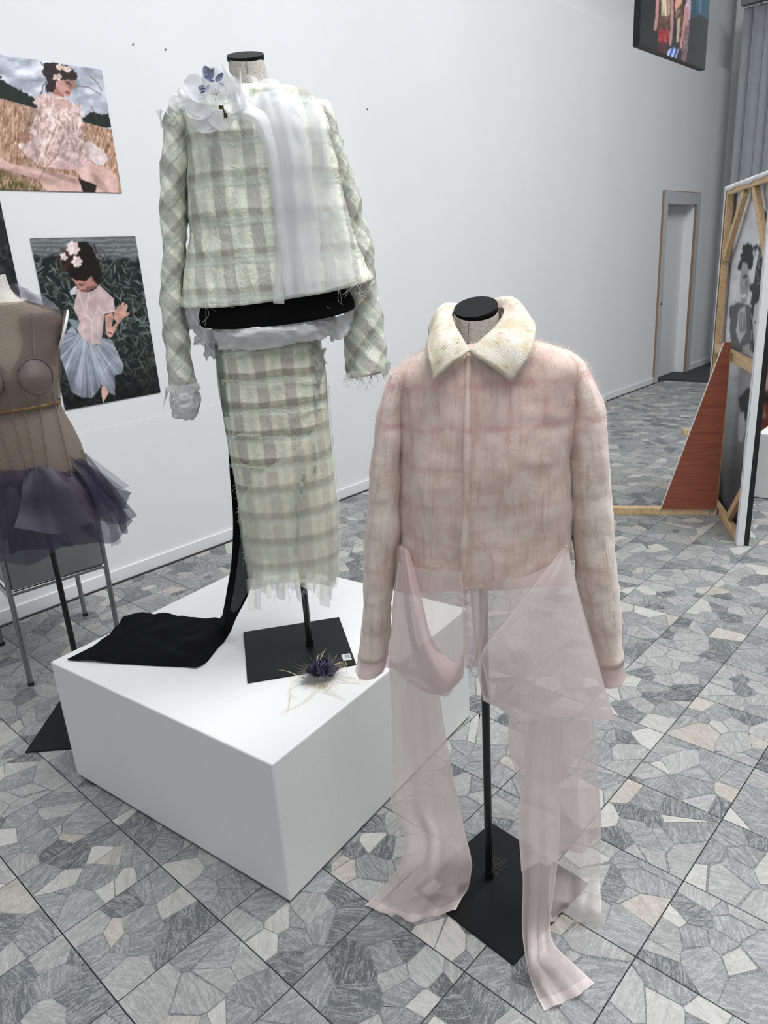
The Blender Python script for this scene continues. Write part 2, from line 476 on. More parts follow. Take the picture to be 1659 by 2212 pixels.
# ------------------------------------------------------------------ walls, ceiling, door, trim
def make_room():
    w = MB()
    w.box(-3.0, DOOR0, WALL_Y, WALL_Y + .32, -.08, 3.762)
    w.box(DOOR0, DOOR1, WALL_Y, WALL_Y + .32, 2.14, 3.762)
    w.box(DOOR1, 11.4, WALL_Y, WALL_Y + .32, -.08, 3.762)
    w.box(-3.0, 11.4, WALL_Y + .10, WALL_Y + .32, 3.762, 6.4)      # upper wall, set back above the lining
    wl = tag(w.build('wall_left', WALL), 'long white painted wall with the door and the pinned photographs', kind='structure')
    j = MB().box(1.0, 3.6, WALL_Y - .0012, WALL_Y, .0, .898).build('panel_lining', WALL, wl)
    for px, py in ((287, 96), (357, 107), (793, 236)):
        p = at(px, py, 1, WALL_Y); q = MB().tube([p + np.array([0, .01, 0]), p - np.array([0, .006, 0])], .0035, 8).build('nail', plain('nail_dark', C(60, 60, 60), .5, .5), wl)
    tag(MB().box(CORNER_X, CORNER_X + .2, -3.0, WALL_Y, -.08, 6.4).build('wall_far', plain('grey_far_wall', (.62, .63, .64, 1), .7)), 'grey end wall of the hall', kind='structure')
    tag(MB().box(-3.2, -3.0, -3.0, WALL_Y + .2, -.08, 6.4).build('wall_back', WALL), 'white wall at the near end of the hall', kind='structure')
    c = MB()
    c.box(-3.2, 11.4, 1.0, 4.3, 6.3, 6.45); c.box(-3.2, -.35, -3.2, 1.0, 6.3, 6.45); c.box(7.35, 11.4, -3.2, 1.0, 6.3, 6.45)
    c.box(-.35, 7.35, -3.2, -2.5, 6.3, 6.45)
    tag(c.build('ceiling', CEIL), 'white ceiling with the glazed roof opening', kind='structure')
    # baseboards
    b = MB().box(-3.0, 9.18, WALL_Y - .014, WALL_Y, 0, .075)
    tag(bevel(b.build('baseboard_left', TRIMW), .003, 1), 'white baseboard along the long wall', kind='structure')
    b = MB().box(10.31, CORNER_X, WALL_Y - .014, WALL_Y, 0, .075)
    tag(b.build('baseboard_far', TRIMW), 'short white baseboard beyond the door', kind='structure')
    # door: casing, deep reveal, recessed leaf
    CAS = plain('grey_casing', C(188, 190, 193, 1.0), .5); EDGE = plain('raw_casing_edge', C(140, 112, 88), .7)
    LEAF = plain('door_leaf_paint', C(222, 223, 224), .5)
    d = MB().box(DOOR0, DOOR1, WALL_Y + .125, WALL_Y + .165, .004, 2.13)
    dl = tag(d.build('door_1', LEAF), 'pale grey door set deep in its casing', kind='structure')
    cs = MB().box(DOOR0 - .128, DOOR0, WALL_Y - .022, WALL_Y - .002, 0, 2.28)
    cs.box(DOOR1, DOOR1 + .13, WALL_Y - .022, WALL_Y - .002, 0, 2.28)
    cs.box(DOOR0, DOOR1, WALL_Y - .022, WALL_Y - .002, 2.14, 2.28)
    cs.build('casing', CAS, dl)
    MB().box(DOOR0 - .134, DOOR0 - .128, WALL_Y - .024, WALL_Y, 0, 2.283).build('casing_edge', EDGE, dl)
    MB().box(DOOR1 - .003, DOOR1 + .001, WALL_Y - .024, WALL_Y + .005, 0, 2.14).build('casing_edge', EDGE, dl)
    MB().box(DOOR0 - .134, DOOR1 + .13, WALL_Y - .024, WALL_Y, 2.28, 2.284).build('casing_edge', EDGE, dl)
    MB().box(DOOR1 - .012, DOOR1 - .002, WALL_Y + .006, WALL_Y + .125, 0, 2.14).build('jamb', plain('jamb_white', (.74, .75, .76, 1), .5), dl)
    MB().tube([(DOOR0 - .05, WALL_Y - .03, .98), (DOOR0 - .05, WALL_Y - .02, .98)], .012, 10).build('lock_hole', plain('black_steel', C(18, 19, 20), .35, 0, .5), dl)
    # roof glazing bars over the opening
    g = MB()
    for x in (-.35, .9, 2.2, 3.5, 4.8, 6.1, 7.29): g.box(x, x + .06, -2.5, 1.0, 6.33, 6.43)
    tag(g.build('ceiling_glazing_bars', TRIMW), 'white glazing bars across the roof opening', kind='structure')
make_room()

def make_curtain():
    SL = plain('grey_blind_fabric', C(150, 154, 158), .8, var=.1)
    top = 4.34
    root = empty('vertical_blind', (10.62, 2.6, 0))
    tag(root, 'grey vertical blind hanging in front of the end wall', 'blind')
    me = None; y = .93; k = 0
    while y > -1.6:
        if me is None:
            P = []
            for z in np.linspace(.03, top - .02, 6):
                P.append([(.035 * sin(u * pi * 2 * .5), .145 * (u - .5), z) for u in np.linspace(0, 1, 9)])
            o = grid('slat', np.array(P), SL, root); solid(o, .003); me = o.data
        else:
            o = link('slat', me, None, root); solid(o, .003)
        a = radians(24 if k % 2 else -14)
        o.location = (.0, y, 0); o.rotation_euler = (0, 0, a); y -= .128; k += 1
    MB().box(-.05, .05, -1.75, 1.02, top, top + .07).build('rail', plain('rail_grey', C(120, 122, 124), .5), root)
    g = MB()
    for i in range(20): g.tube([(0, .93 - i * .128, top - .03), (0, .93 - i * .128, top + .01)], .006, 6)
    o = g.build('carrier_hooks', plain('nail_dark', C(60, 60, 60), .5, .5), root); o['kind'] = 'stuff'
make_curtain()
# ------------------------------------------------------------------ plinth
BLACK = plain('black_powder_coat', C(17, 18, 19), .5, 0, .2, bump=.08, bscale=900)
POLE = plain('black_pole_lacquer', C(14, 14, 15), .3, 0, .5)
PL_Z = .462
def make_plinth():
    m = Mat('white_plinth_paint'); p = m.obj()
    c = m.mix(m.rng(m.noise(p, 3, 4), .35, .75), (.72, .72, .712, 1), (.69, .69, .682, 1))
    sc = m.noise(m.mapping(p, (3, 3, 9)), 4, 6, .75)
    c = m.mix(m.rng(sc, .72, .8, 0, .35), c, (.5, .5, .5, 1))
    mat = m.done(m.bsdf(c, .5, 0, m.bump(m.noise(p, 120, 3), .15, .003), .4))
    o = MB().box(-.505, .505, -.515, .515, .008, PL_Z).build('plinth', mat)
    bevel(o, .005, 2); o.location = (1.337, 1.887, 0); o.rotation_euler = (0, 0, radians(6.9))
    tag(o, 'large square white plinth under the green plaid outfit', 'plinth')
    o2 = MB().box(-.3, .3, -.45, .45, .004, .445).build('plinth', mat)
    bevel(o2, .006, 2); o2.location = (5.42, .98, 0); o2.rotation_euler = (0, 0, radians(2))
    tag(o2, 'small white plinth behind the wooden canvas stand, cut by the picture edge', 'plinth')
make_plinth()

# ------------------------------------------------------------------ dress forms
def mat_linen(name, c0, c1):
    m = Mat(name); p = m.obj()
    w = m.nd('ShaderNodeTexChecker', {'Vector': p, 'Scale': 520.0}).outputs['Fac']
    n = m.noise(p, 160, 3)
    c = m.mix(m.rng(m.ma('ADD', m.ma('MULTIPLY', w, .35), n), .35, .95), c0, c1)
    return m.done(m.bsdf(c, .85, 0, m.bump(m.ma('ADD', w, n), .25, .0015), .2))
LINEN = mat_linen('grey_linen', C(146, 140, 132, 1.05), C(200, 194, 186, 1.05))
SATIN = plain('pale_satin_form', C(188, 186, 180), .45, 0, .5, bump=.1, bscale=500)
LABELM = None
def mat_label():
    m = Mat('printed_sticker'); s = m.sep(m.uv())
    bars = m.rng(m.noise(m.mapping(m.uv(), (60, 0, 0)), 1.0, 2), .48, .52, 0, 1)
    inside = m.ma('MULTIPLY', m.rng(s[1], .3, .32), m.rng(s[1], .85, .87, 1, 0))
    inside = m.ma('MULTIPLY', inside, m.ma('MULTIPLY', m.rng(s[0], .3, .32), m.rng(s[0], .88, .9, 1, 0)))
    return m.done(m.bsdf(m.mix(m.ma('MULTIPLY', bars, inside), C(190, 192, 194), C(60, 60, 62)), .5))
LABELM = mat_label()

def plate(root, F, centre, ang, half=.17, th=.006):
    o = MB().box(-half, half, -half, half, 0, th).build('base_plate', BLACK, root)
    bevel(o, .0015, 1)
    c = F.loc(centre)
    o.location = (c[0], c[1], 0.0005); o.rotation_euler = (0, 0, ang - F.rz)
    return o
def sticker(parent, x, y, w, h, z, rz=0):
    V = [(-w / 2, -h / 2, 0), (w / 2, -h / 2, 0), (w / 2, h / 2, 0), (-w / 2, h / 2, 0)]
    o = mesh('label_sticker', V, [(0, 1, 2, 3)], LABELM, parent, uv=[(0, 0), (1, 0), (1, 1), (0, 1)])
    o.location = (x, y, z); o.rotation_euler = (0, 0, rz); return o

NECK_TAN = math.tan(radians(23))
def torso(root, prof, mat, name='torso', n=48, rows=60):
    """prof: (z, half width, front depth, back depth, x offset)"""
    lv = [((x - w, 0, z), (x + w, 0, z), f, b, 0) for z, w, f, b, x in prof]
    P, uv = loft([(np.array(l[0]), np.array(l[1]), l[2], l[3], l[4]) for l in lv], rows, n, .95)
    zt = prof[0][0]; w = np.clip((P[..., 2] - (zt - .10)) / .10, 0, 1)       # the neck is cut on a slant
    P[..., 2] += P[..., 1] * NECK_TAN * w
    return grid(name, P, mat, root, uv)
def neck_cap(root, x, y, z, r, tilt=(0, 0)):
    m = MB(); n = 36
    for zz0, zz1, rr in ((-.008, 0.0, r), (0.0, .003, r * .985)): m.tube([(0, 0, zz0), (0, 0, zz1)], rr, n)
    o = m.build('neck_cap', BLACK, root, smooth=True); o.location = (x, y, z); o.rotation_euler = (tilt[0], tilt[1], 0)
    return o
def pole(root, z0, z1, x1=0.0, r=.0105):
    o = MB().tube([(0, 0, z0), (x1, 0, z1)], r, 16).build('pole', POLE, root, smooth=True)
    c = MB().tube([(0, 0, .006), (0, 0, .03)], r * 1.25, 16).build('pole_socket', POLE, root, smooth=True)
    return o
def seam_line(root, pts, r=.0007, mat=None):
    return MB().tube(pts, r, 5).build('seam', mat or plain('dark_thread', C(88, 84, 80), .8), root)

FB = at(1057, 1898, 2, 0.0)
FF = Frame(FB)
MBASE = at(670, 1398, 2, PL_Z)
FM = Frame(MBASE)
LB = np.array([.962, 2.618, 0.0])
FL = Frame(LB)

def make_form_front():
    F = FF; root = empty('dress_form', F.b, F.rz)
    tag(root, 'linen dress form on the floor wearing the pink mohair jacket', 'mannequin', 'dress forms')
    pl = plate(root, F, (1.309, .900, 0), radians(86))
    sticker(pl, .135, .135, .05, .03, .0062, radians(90))
    pole(root, .006, 1.0)
    c = F.T(1028, 665, 0)
    x, zt = c[0], c[2]
    torso(root, [(zt - .004, .047, .047, .047, x), (zt - .04, .050, .05, .05, x), (zt - .085, .056, .056, .056, x), (zt - .115, .075, .065, .065, x),
                 (zt - .15, .15, .075, .08, x), (zt - .2, .175, .085, .09, x), (zt - .3, .165, .09, .085, x), (zt - .45, .13, .085, .08, x), (zt - .56, .15, .09, .09, x),
                 (zt - .62, .155, .09, .09, x), (zt - .625, .02, .02, .02, x)], LINEN)
    neck_cap(root, x, 0, zt, .047, (radians(23), -.10))
    # centre front seam on the neck
    p0, p1 = F.T(1013, 697, .047), F.T(1010, 765, .066)
    seam_line(root, [p0, (p0 + p1) / 2 + np.array([0, -.001, 0]), p1])
    q = plain('dust_fluff', C(110, 108, 104), .9)
    g = MB()
    R = random.Random(3)
    c0 = F.Z(1072, 1868, .007)
    for i in range(60):
        a = c0 + np.array([R.gauss(0, .012), R.gauss(0, .012), .0005]); b = a + np.array([R.gauss(0, .008), R.gauss(0, .008), R.uniform(0, .006)])
        g.tube([a, b], .0003, 3)
    o = g.build('lint', q, root); o['kind'] = 'stuff'
    return root
make_form_front()

def make_form_mid():
    F = FM; root = empty('dress_form', F.b, F.rz)
    tag(root, 'linen dress form on the white plinth wearing the green plaid outfit', 'mannequin', 'dress forms')
    pl = plate(root, F, (1.334, 1.719, 0), radians(-35))
    sticker(pl, .148, -.120, .028, .042, .0062, radians(0))
    z0 = PL_Z
    zt = F.T(530, 121, 0)[2]; x = F.T(530, 121, 0)[0]
    pole(root, .006, zt - .6)
    torso(root, [(zt - .004, .045, .045, .045, x), (zt - .05, .049, .049, .05, x + .004), (zt - .09, .057, .056, .056, x + .008), (zt - .125, .075, .062, .06, x + .008),
                 (zt - .16, .16, .075, .08, x + .005), (zt - .22, .185, .09, .09, x), (zt - .32, .17, .095, .085, x), (zt - .48, .13, .085, .08, x), (zt - .58, .15, .09, .09, x),
                 (zt - .585, .02, .02, .02, x)], LINEN)
    neck_cap(root, x, 0, zt, .048, (radians(23), -.03))
    p0, p1 = F.T(532, 130, .046), F.T(537, 185, .062)
    seam_line(root, [p0, (p0 + p1) / 2 + np.array([0, -.001, 0]), p1])
    # black hip block under the jacket
    T = F.T
    BK = plain('black_hip_cloth', C(7, 7, 8), .9, 0, .15)
    lv = [(T(450, 590), T(735, 575), .125, .12), (T(437, 650), T(752, 625), .14, .13), (T(430, 694), T(764, 650), .145, .13, 0, -.012), (T(450, 703), T(752, 668), .13, .12, 0, -.014), (T(580, 685), T(620, 683), .02, .02, 0, 0)]
    P, uv = loft(lv, 30, 56, .8); grid('hip_block', P, BK, root, uv)
    return root
make_form_mid()
# ------------------------------------------------------------------ cloth materials
def mat_plaid(name, rot=0.0, per=(.088, .094), sheer_from=None, sheer_to=None, ivory=(232, 234, 216), k=1.12, hk=.55, tk=.55, rough0=.24):
    m = Mat(name); uv = m.uv()
    n0 = m.noise(m.mapping(uv, (1, 1, 1)), 9, 3)
    wob = m.ma('MULTIPLY', m.ma('SUBTRACT', n0, .5), .018)
    r = m.mapping(uv, (1, 1, 1), (0, 0, rot))
    s = m.sep(r)
    u = m.ma('ADD', s[0], wob); v = m.ma('ADD', s[1], wob)
    fray = m.ma('MULTIPLY', m.ma('SUBTRACT', m.noise(uv, 220, 3), .5), .006)
    u = m.ma('ADD', u, fray); v = m.ma('ADD', v, fray)
    ivo, gry, teal, tau = C(*ivory, k), C(156, 153, 149, k), C(178, 189, 180, k), C(170, 166, 152, k)
    sat = m.noise(m.mapping(uv, (30, 70, 1)), 2.0, 5, .7, 1.5)
    base = m.mix(m.rng(sat, .42, .68), ivo, m.mix(.5, ivo, C(176, 184, 160, k)))
    patch = m.rng(m.noise(uv, 14, 3), .5, .66, 0, .6)
    base = m.mix(patch, base, C(202, 208, 190, k))
    meshp = m.nd('ShaderNodeTexChecker', {'Vector': uv, 'Scale': 700.0}).outputs['Fac']
    gmesh = m.mix(m.ma('MULTIPLY', meshp, .35), gry, C(196, 195, 192, k))
    vs = m.stripe(u, per[0], .034, 0.12, .03)
    c = m.mix(m.ma('MULTIPLY', vs, .72), base, gmesh)
    vt = m.stripe(u, per[0], .016, .62, .05)
    c = m.mix(m.ma('MULTIPLY', vt, .42), c, teal)
    hs = m.stripe(v, per[1], .026, .3, .04)
    c = m.mix(m.ma('MULTIPLY', hs, hk), c, m.mix(1.0, c, C(172, 168, 160, 1.0), 'MULTIPLY'))
    ht = m.stripe(v, per[1], .020, .47, .05)
    c = m.mix(m.ma('MULTIPLY', ht, tk), c, teal)
    cr = m.noise(m.mapping(uv, (26, 14, 1)), 1.6, 3, .5, 1.2); crk = m.ma('ABSOLUTE', m.ma('SUBTRACT', cr, .5))
    h = m.ma('ADD', m.ma('MULTIPLY', sat, .25), m.ma('ADD', m.ma('MULTIPLY', ht, .35), m.ma('ADD', m.ma('MULTIPLY', crk, 2.0), m.ma('MULTIPLY', m.noise(uv, 90, 2), .12))))
    rough = m.mix(vs, (rough0, rough0, rough0, 1), (.75, .75, .75, 1))
    sh = m.bsdf(c, rough, 0, m.bump(h, .5, .007), .6)
    if sheer_from is not None:
        z = m.sep(uv)[1]
        tr = m.nd('ShaderNodeBsdfTransparent').outputs[0]
        tl = m.nd('ShaderNodeBsdfTranslucent', {'Color': c}).outputs[0]
        a = m.rng(z, sheer_to, sheer_from, .52, 1.0)
        a = m.ma('ADD', a, m.ma('MULTIPLY', vs, .15), clamp=True)
        a = m.ma('ADD', a, m.ma('MULTIPLY', hs, .1), clamp=True)
        sh = m.mixsh(a, tr, m.mixsh(m.rng(z, sheer_to, sheer_from, .25, .03), sh, tl))
    return m.done(sh)
def mat_mohair(name, rot=0.0, zfade=None):
    m = Mat(name); uv = m.uv(); s0 = m.sep(uv)
    w = m.ma('MULTIPLY', m.ma('SUBTRACT', m.noise(uv, 7, 3), .5), .022)
    fz = m.ma('MULTIPLY', m.ma('SUBTRACT', m.noise(uv, 90, 4), .5), .018)
    r = m.sep(m.mapping(uv, (1, 1, 1), (0, 0, rot)))
    u = m.ma('ADD', r[0], m.ma('ADD', w, fz)); v = m.ma('ADD', r[1], m.ma('ADD', w, fz))
    cream, beige, brown, pink, rose = C(232, 218, 206), C(208, 188, 174), C(178, 150, 130), C(226, 194, 190), C(205, 150, 150)
    st = m.noise(m.mapping(uv, (60, 7, 1)), 1.4, 5, .65, .5)
    blot = m.noise(uv, 13, 4, .6)
    c = m.mix(m.rng(blot, .38, .66), cream, beige)
    c = m.mix(m.rng(st, .48, .72, 0, .75), c, brown)
    pk = m.noise(uv, 5, 2)
    hi = m.rng(s0[1], 1.18, 1.36) if zfade is None else zfade
    c = m.mix(m.ma('MULTIPLY', m.rng(pk, .35, .7), m.ma('ADD', .18, m.ma('MULTIPLY', hi, .35))), c, pink)
    hs = m.stripe(v, .086, .012, .18, .09); vs = m.stripe(u, .073, .010, .1, .10)
    brk = m.rng(m.noise(uv, 16, 3), .35, .6)
    amt = m.ma('MULTIPLY', m.ma('ADD', .5, m.ma('MULTIPLY', hi, .35)), brk)
    c = m.mix(m.ma('MULTIPLY', hs, amt), c, m.mix(hi, C(190, 158, 142), rose))
    c = m.mix(m.ma('MULTIPLY', m.ma('MULTIPLY', vs, amt), .8), c, m.mix(hi, C(190, 164, 142), rose))
    fib = m.noise(m.mapping(uv, (260, 60, 1)), 1.5, 3, .7)
    c = m.mix(m.rng(fib, .3, .8, 0, .35), c, C(238, 228, 216))
    h = m.ma('ADD', fib, m.ma('MULTIPLY', m.noise(uv, 45, 4), .9))
    return m.done(m.bsdf(c, .8, 0, m.bump(h, .5, .004), .2, sheen=.35))
PLAID = mat_plaid('green_plaid_silk')
PLAID_BIAS = mat_plaid('green_plaid_silk_bias', radians(45), (.075, .075))
MOHAIR = mat_mohair('pink_plaid_mohair')
MOHAIR_SL = mat_mohair('pink_plaid_mohair_sleeve')
ORG_W = sheer('white_organza', (.80, .81, .83, 1), .50, streak=.25, glow=.35)
ORG_W2 = sheer('white_organza_folded', (.80, .81, .83, 1), .66, streak=.25, glow=.4)
ORG_P = sheer('pink_organza', C(234, 218, 216), .62, streak=.16, hem=.94, glow=.32, edge=.03)
ORG_P2 = sheer('pink_organza_folded', C(228, 205, 203), .74, streak=.15, glow=.3, edge=.04)
ORG_PB = sheer('pink_organza_body', C(216, 192, 184), .20, streak=.15, hem=.96, glow=.3)
ORG_PL = sheer('pink_organza_light', C(234, 222, 221), .45, streak=.16, hem=.94, glow=.32, edge=.03)
ORG_Y = sheer('yellow_grey_organza', C(238, 238, 222), .36, streak=.3, glow=.25)
BLACK_CLOTH = None
def mat_black_cloth():
    m = Mat('black_crepe'); uv = m.uv()
    n = m.noise(m.mapping(uv, (1, 1, 1)), 7, 4)
    return m.done(m.bsdf(C(12, 12, 14), .85, 0, m.bump(n, .3, .01), .1))
BLACK_CLOTH = mat_black_cloth()
def mat_moire():
    m = Mat('black_mesh_moire'); uv = m.uv()
    w = m.nd('ShaderNodeTexWave', {'Vector': uv, 'Scale': 16.0, 'Distortion': 16.0, 'Detail': 3.0, 'Detail Scale': 2.0}, bands_direction='Y').outputs['Fac']
    return m.done(m.bsdf(m.mix(m.rng(w, .45, .75), C(10, 10, 11), C(70, 70, 72)), .7))
MOIRE = mat_moire()
def mat_tissue():
    m = Mat('white_tissue_paper'); p = m.obj()
    d = m.nd('ShaderNodeBsdfDiffuse', {'Color': (.80, .80, .82, 1)}).outputs[0]
    t = m.nd('ShaderNodeBsdfTranslucent', {'Color': (.80, .80, .82, 1)}).outputs[0]
    return m.done(m.mixsh(.08, m.mixsh(.3, d, t), m.nd('ShaderNodeBsdfGlossy', {'Roughness': .35}).outputs[0]))
TISSUE = mat_tissue()
THREAD_W = plain('loose_white_thread', C(210, 210, 205), .8)
THREAD_G = plain('loose_grey_thread', C(120, 118, 114), .8)

def surf_t(levels, F, px, py, off=0.0):
    """depth of the front of a lofted body at a photo point"""
    mid = [(np.array(l[0]), np.array(l[1]), l[2] + (l[4] if len(l) > 4 else 0)) for l in levels]
    t = .1
    for _ in range(3):
        p = F.T(px, py, t)
        zs = [m[0][2] * .5 + m[1][2] * .5 for m in mid]
        i = max([k for k in range(len(zs) - 1) if zs[k] >= p[2]] or [0]); j = i + 1
        f = min(max((zs[i] - p[2]) / max(zs[i] - zs[j], 1e-6), 0), 1)
        L = mid[i][0] * (1 - f) + mid[j][0] * f; R = mid[i][1] * (1 - f) + mid[j][1] * f
        tf = mid[i][2] * (1 - f) + mid[j][2] * f
        cx, hw = (L[0] + R[0]) / 2, max((R[0] - L[0]) / 2, 1e-3)
        q = min(abs((p[0] - cx) / hw), 1)
        t = tf * (1 - q ** 2.3) ** (1 / 2.3)
    return t + off
def threads(name, root, mat, items, r=.0005):
    """items: (start, end, sag) hair-thin loose threads, one mass"""
    g = MB(); R = random.Random(len(items))
    for a, b, s in items:
        a, b = np.array(a), np.array(b)
        pts = []
        j = np.array([R.gauss(0, 1), R.gauss(0, 1), R.gauss(0, .6)])
        for i in range(6):
            u = i / 5; pts.append(a * (1 - u) + b * u + j * s * sin(pi * u) + np.array([0, 0, -s * .5 * sin(pi * u)]))
        g.tube(pts, r, 3)
    o = g.build(name, mat, root); o['kind'] = 'stuff'; return o
def shard(root, name, F, pts, mat, bow=.008, nu=8, nv=8, rag=0.0, crumpled=0.0):
    """four-cornered scrap of cloth (tl, tr, br, bl) as (px, py, t), bowed out of plane"""
    p = [F.T(*q) for q in pts]
    rows = [[p[0], (p[0] + p[1]) / 2, p[1]], [(p[0] + p[3]) / 2, sum(p) / 4, (p[1] + p[2]) / 2], [p[3], (p[2] + p[3]) / 2, p[2]]]
    for i in range(3): rows[i][1] = rows[i][1] + np.array([0, -bow, 0])
    P, uv = sheet(rows, nu, nv)
    if crumpled:
        f = np.abs(noise_field(P, 16, pts[0][0])) + .5 * np.abs(noise_field(P, 40, pts[0][1])); P = P + normals(P) * ((f - .25) * crumpled)[..., None]
    if rag:                                  # frayed, uneven free edge
        w = np.linspace(0, 1, nv)[:, None] ** 2; e = noise_field(P, 70, pts[0][0] * .1) * rag; P[..., 2] += w * e; P[..., 0] += w * np.roll(e, 2, 1) * .4
    return grid(name, P, mat, root, uv, smooth=not crumpled)

# ------------------------------------------------------------------ pink mohair jacket
def make_pink_jacket():
    F = FF; T, Z = F.T, F.Z
    root = empty('mohair_jacket', F.b, F.rz)
    tag(root, 'cream and pink plaid mohair jacket with collar and long trailing pink organza', 'jacket')
    lv = [(T(968, 742), T(1098, 728), .062, .07), (T(905, 768), T(1180, 742), .085, .095), (T(848, 806), T(1258, 786), .10, .105), (T(862, 850), T(1252, 842), .115, .11),
          (T(868, 920), T(1238, 915), .13, .115), (T(866, 1020), T(1228, 1015), .135, .115), (T(864, 1130), T(1232, 1120), .135, .115),
          (T(860, 1210), T(1236, 1200), .135, .115), (T(858, 1262), T(1232, 1248), .135, .115, 0, -.0)]
    # front hem height
    zf = T(1000, 1272, .135)[2] - (lv[-1][0][2] + lv[-1][1][2]) / 2
    lv[-1] = lv[-1][:5] + (zf,)
    zf2 = T(1000, 1205, .135)[2] - (lv[-2][0][2] + lv[-2][1][2]) / 2
    lv[-2] = lv[-2] + (0, zf2 * .0)
    P, uv = loft(lv, 80, 96, .82)
    # soft hand-felted unevenness and shallow vertical folds towards the hem
    P = wrinkle(P, .007, 9, 1.0); P = wrinkle(P, .003, 34, 2.0)
    P = wrinkle(P, .006, 14, 5.0, sz=.25)
    body = grid('body', P, MOHAIR, root, uv); solid(body, .006)
    B = P
    # sleeves
    def sleeve(lvs, seed, tc):
        Q, uvs = loft([(T(a[0], a[1], tc), T(a[2], a[3], tc), a[4], a[4], 0) for a in lvs], 60, 44, .95)
        Q = wrinkle(Q, .006, 12, seed); Q = wrinkle(Q, .0025, 40, seed + 3)
        s = grid('sleeve', Q, MOHAIR_SL, root, uvs); solid(s, .005); return Q
    SLc = [(842, 806, 905, 800, .05), (826, 860, 880, 862, .062), (812, 940, 872, 945, .066), (801, 1030, 868, 1040, .066), (793, 1140, 866, 1150, .064),
           (789, 1240, 852, 1250, .06), (784, 1330, 842, 1335, .055), (776, 1410, 836, 1412, .05)]
    SRc = [(1200, 790, 1262, 792, .05), (1222, 850, 1293, 845, .062), (1226, 930, 1306, 925, .066), (1230, 1030, 1316, 1025, .066), (1234, 1140, 1323, 1130, .064),
           (1246, 1240, 1329, 1230, .06), (1262, 1330, 1338, 1325, .056), (1282, 1425, 1344, 1418, .05)]
    S1 = sleeve(SLc, 11, 0.012); S2 = sleeve(SRc, 17, 0.012)
    for Lc, nm in ((((776, 1405, 838, 1407, .052), (773, 1425, 836, 1428, .054), (769, 1445, 832, 1440, .056)), 'l'), (((1280, 1420, 1345, 1414, .052), (1284, 1440, 1347, 1438, .054), (1292, 1466, 1348, 1452, .056)), 'r')):
        Q, uvs = loft([(T(a[0], a[1], .012), T(a[2], a[3], .012), a[4], a[4], 0) for a in Lc], 10, 40, .95)
        Q = wrinkle(Q, .004, 30, 3.3); grid('cuff', Q, ORG_P2, root, uvs)
    # placket and centre front edge
    pts = [(1009, 768), (1007, 850), (1005, 950), (1003, 1050), (1000, 1150), (996, 1230), (994, 1280)]
    rows = []
    for px, py in pts:
        t = surf_t(lv, F, px, py, .006)
        rows.append([T(px - 2, py, t - .004), T(px + 1, py, t + .003), T(px + 7, py, t + .002), T(px + 14, py, t - .006)])
    Q, uvs = sheet(rows, 14, 60)
    zz = Q[..., 2]; uvp = np.stack([Q[..., 0], zz], -1)
    Q = wrinkle(Q, .0012, 25, 8.0)
    o = grid('placket', Q, MOHAIR, root, uvp); solid(o, .004)
    grid('organza_layer', Q + np.array([0, -.0035, 0]), ORG_PB, root, uvs * np.array([1, .9]))
    # collar: ruled from the neck edge to the outer edge, rolling over
    I = [T(1009, 764, .092), T(988, 722, .074), T(977, 692, .03), T(978, 682, -.02), T(1030, 694, -.064), T(1085, 672, -.02), T(1087, 690, .03), T(1060, 724, .072), T(1014, 763, .094)]
    M_ = [T(972, 790, .120), T(956, 742, .095), T(952, 698, .035), T(964, 668, -.03), T(1030, 672, -.085), T(1098, 652, -.03), T(1124, 690, .035), T(1100, 742, .10), T(1056, 790, .122)]
    O = [T(937, 823, .122), T(928, 775, .108), T(936, 732, .05), T(944, 708, -.04), T(1030, 720, -.11), T(1132, 700, -.04), T(1149, 718, .05), T(1145, 764, .108), T(1103, 823, .124)]
    R_ = [catmull(np.array(c), 60) for c in (I, M_, O)]
    Q = np.stack([catmull(np.stack([R_[0][j], R_[1][j], R_[2][j]]), 14) for j in range(60)], 1)
    Q = wrinkle(Q, .004, 22, 4.0)
    d = np.linalg.norm(np.diff(Q, axis=1), axis=-1).mean(0); uu = np.concatenate([[0], np.cumsum(d)])
    uvc = np.stack([np.broadcast_to(np.linspace(0, .09, 14)[:, None] + 1.3, (14, 60)), np.broadcast_to(uu[None], (14, 60))], -1)
    mc = Mat('cream_mohair_collar'); uvn = mc.uv()
    st = mc.noise(mc.mapping(uvn, (30, 90, 1)), 1.2, 5, .7, .6); bl = mc.noise(uvn, 26, 3)
    cc = mc.mix(mc.rng(bl, .4, .65), C(232, 226, 213), C(214, 200, 174)); cc = mc.mix(mc.rng(st, .55, .72, 0, .8), cc, C(166, 138, 104))
    cc = mc.mix(mc.rng(mc.noise(uvn, 11, 2), .58, .72, 0, .5), cc, C(214, 170, 160))
    fb = mc.noise(mc.mapping(uvn, (60, 300, 1)), 1.3, 3, .7)
    COLLAR = mc.done(mc.bsdf(cc, .85, 0, mc.bump(fb, .7, .005), .2, sheen=.3))
    col = grid('collar', Q, COLLAR, root, uvc); solid(col, .012, 1.0)
    CQ = Q
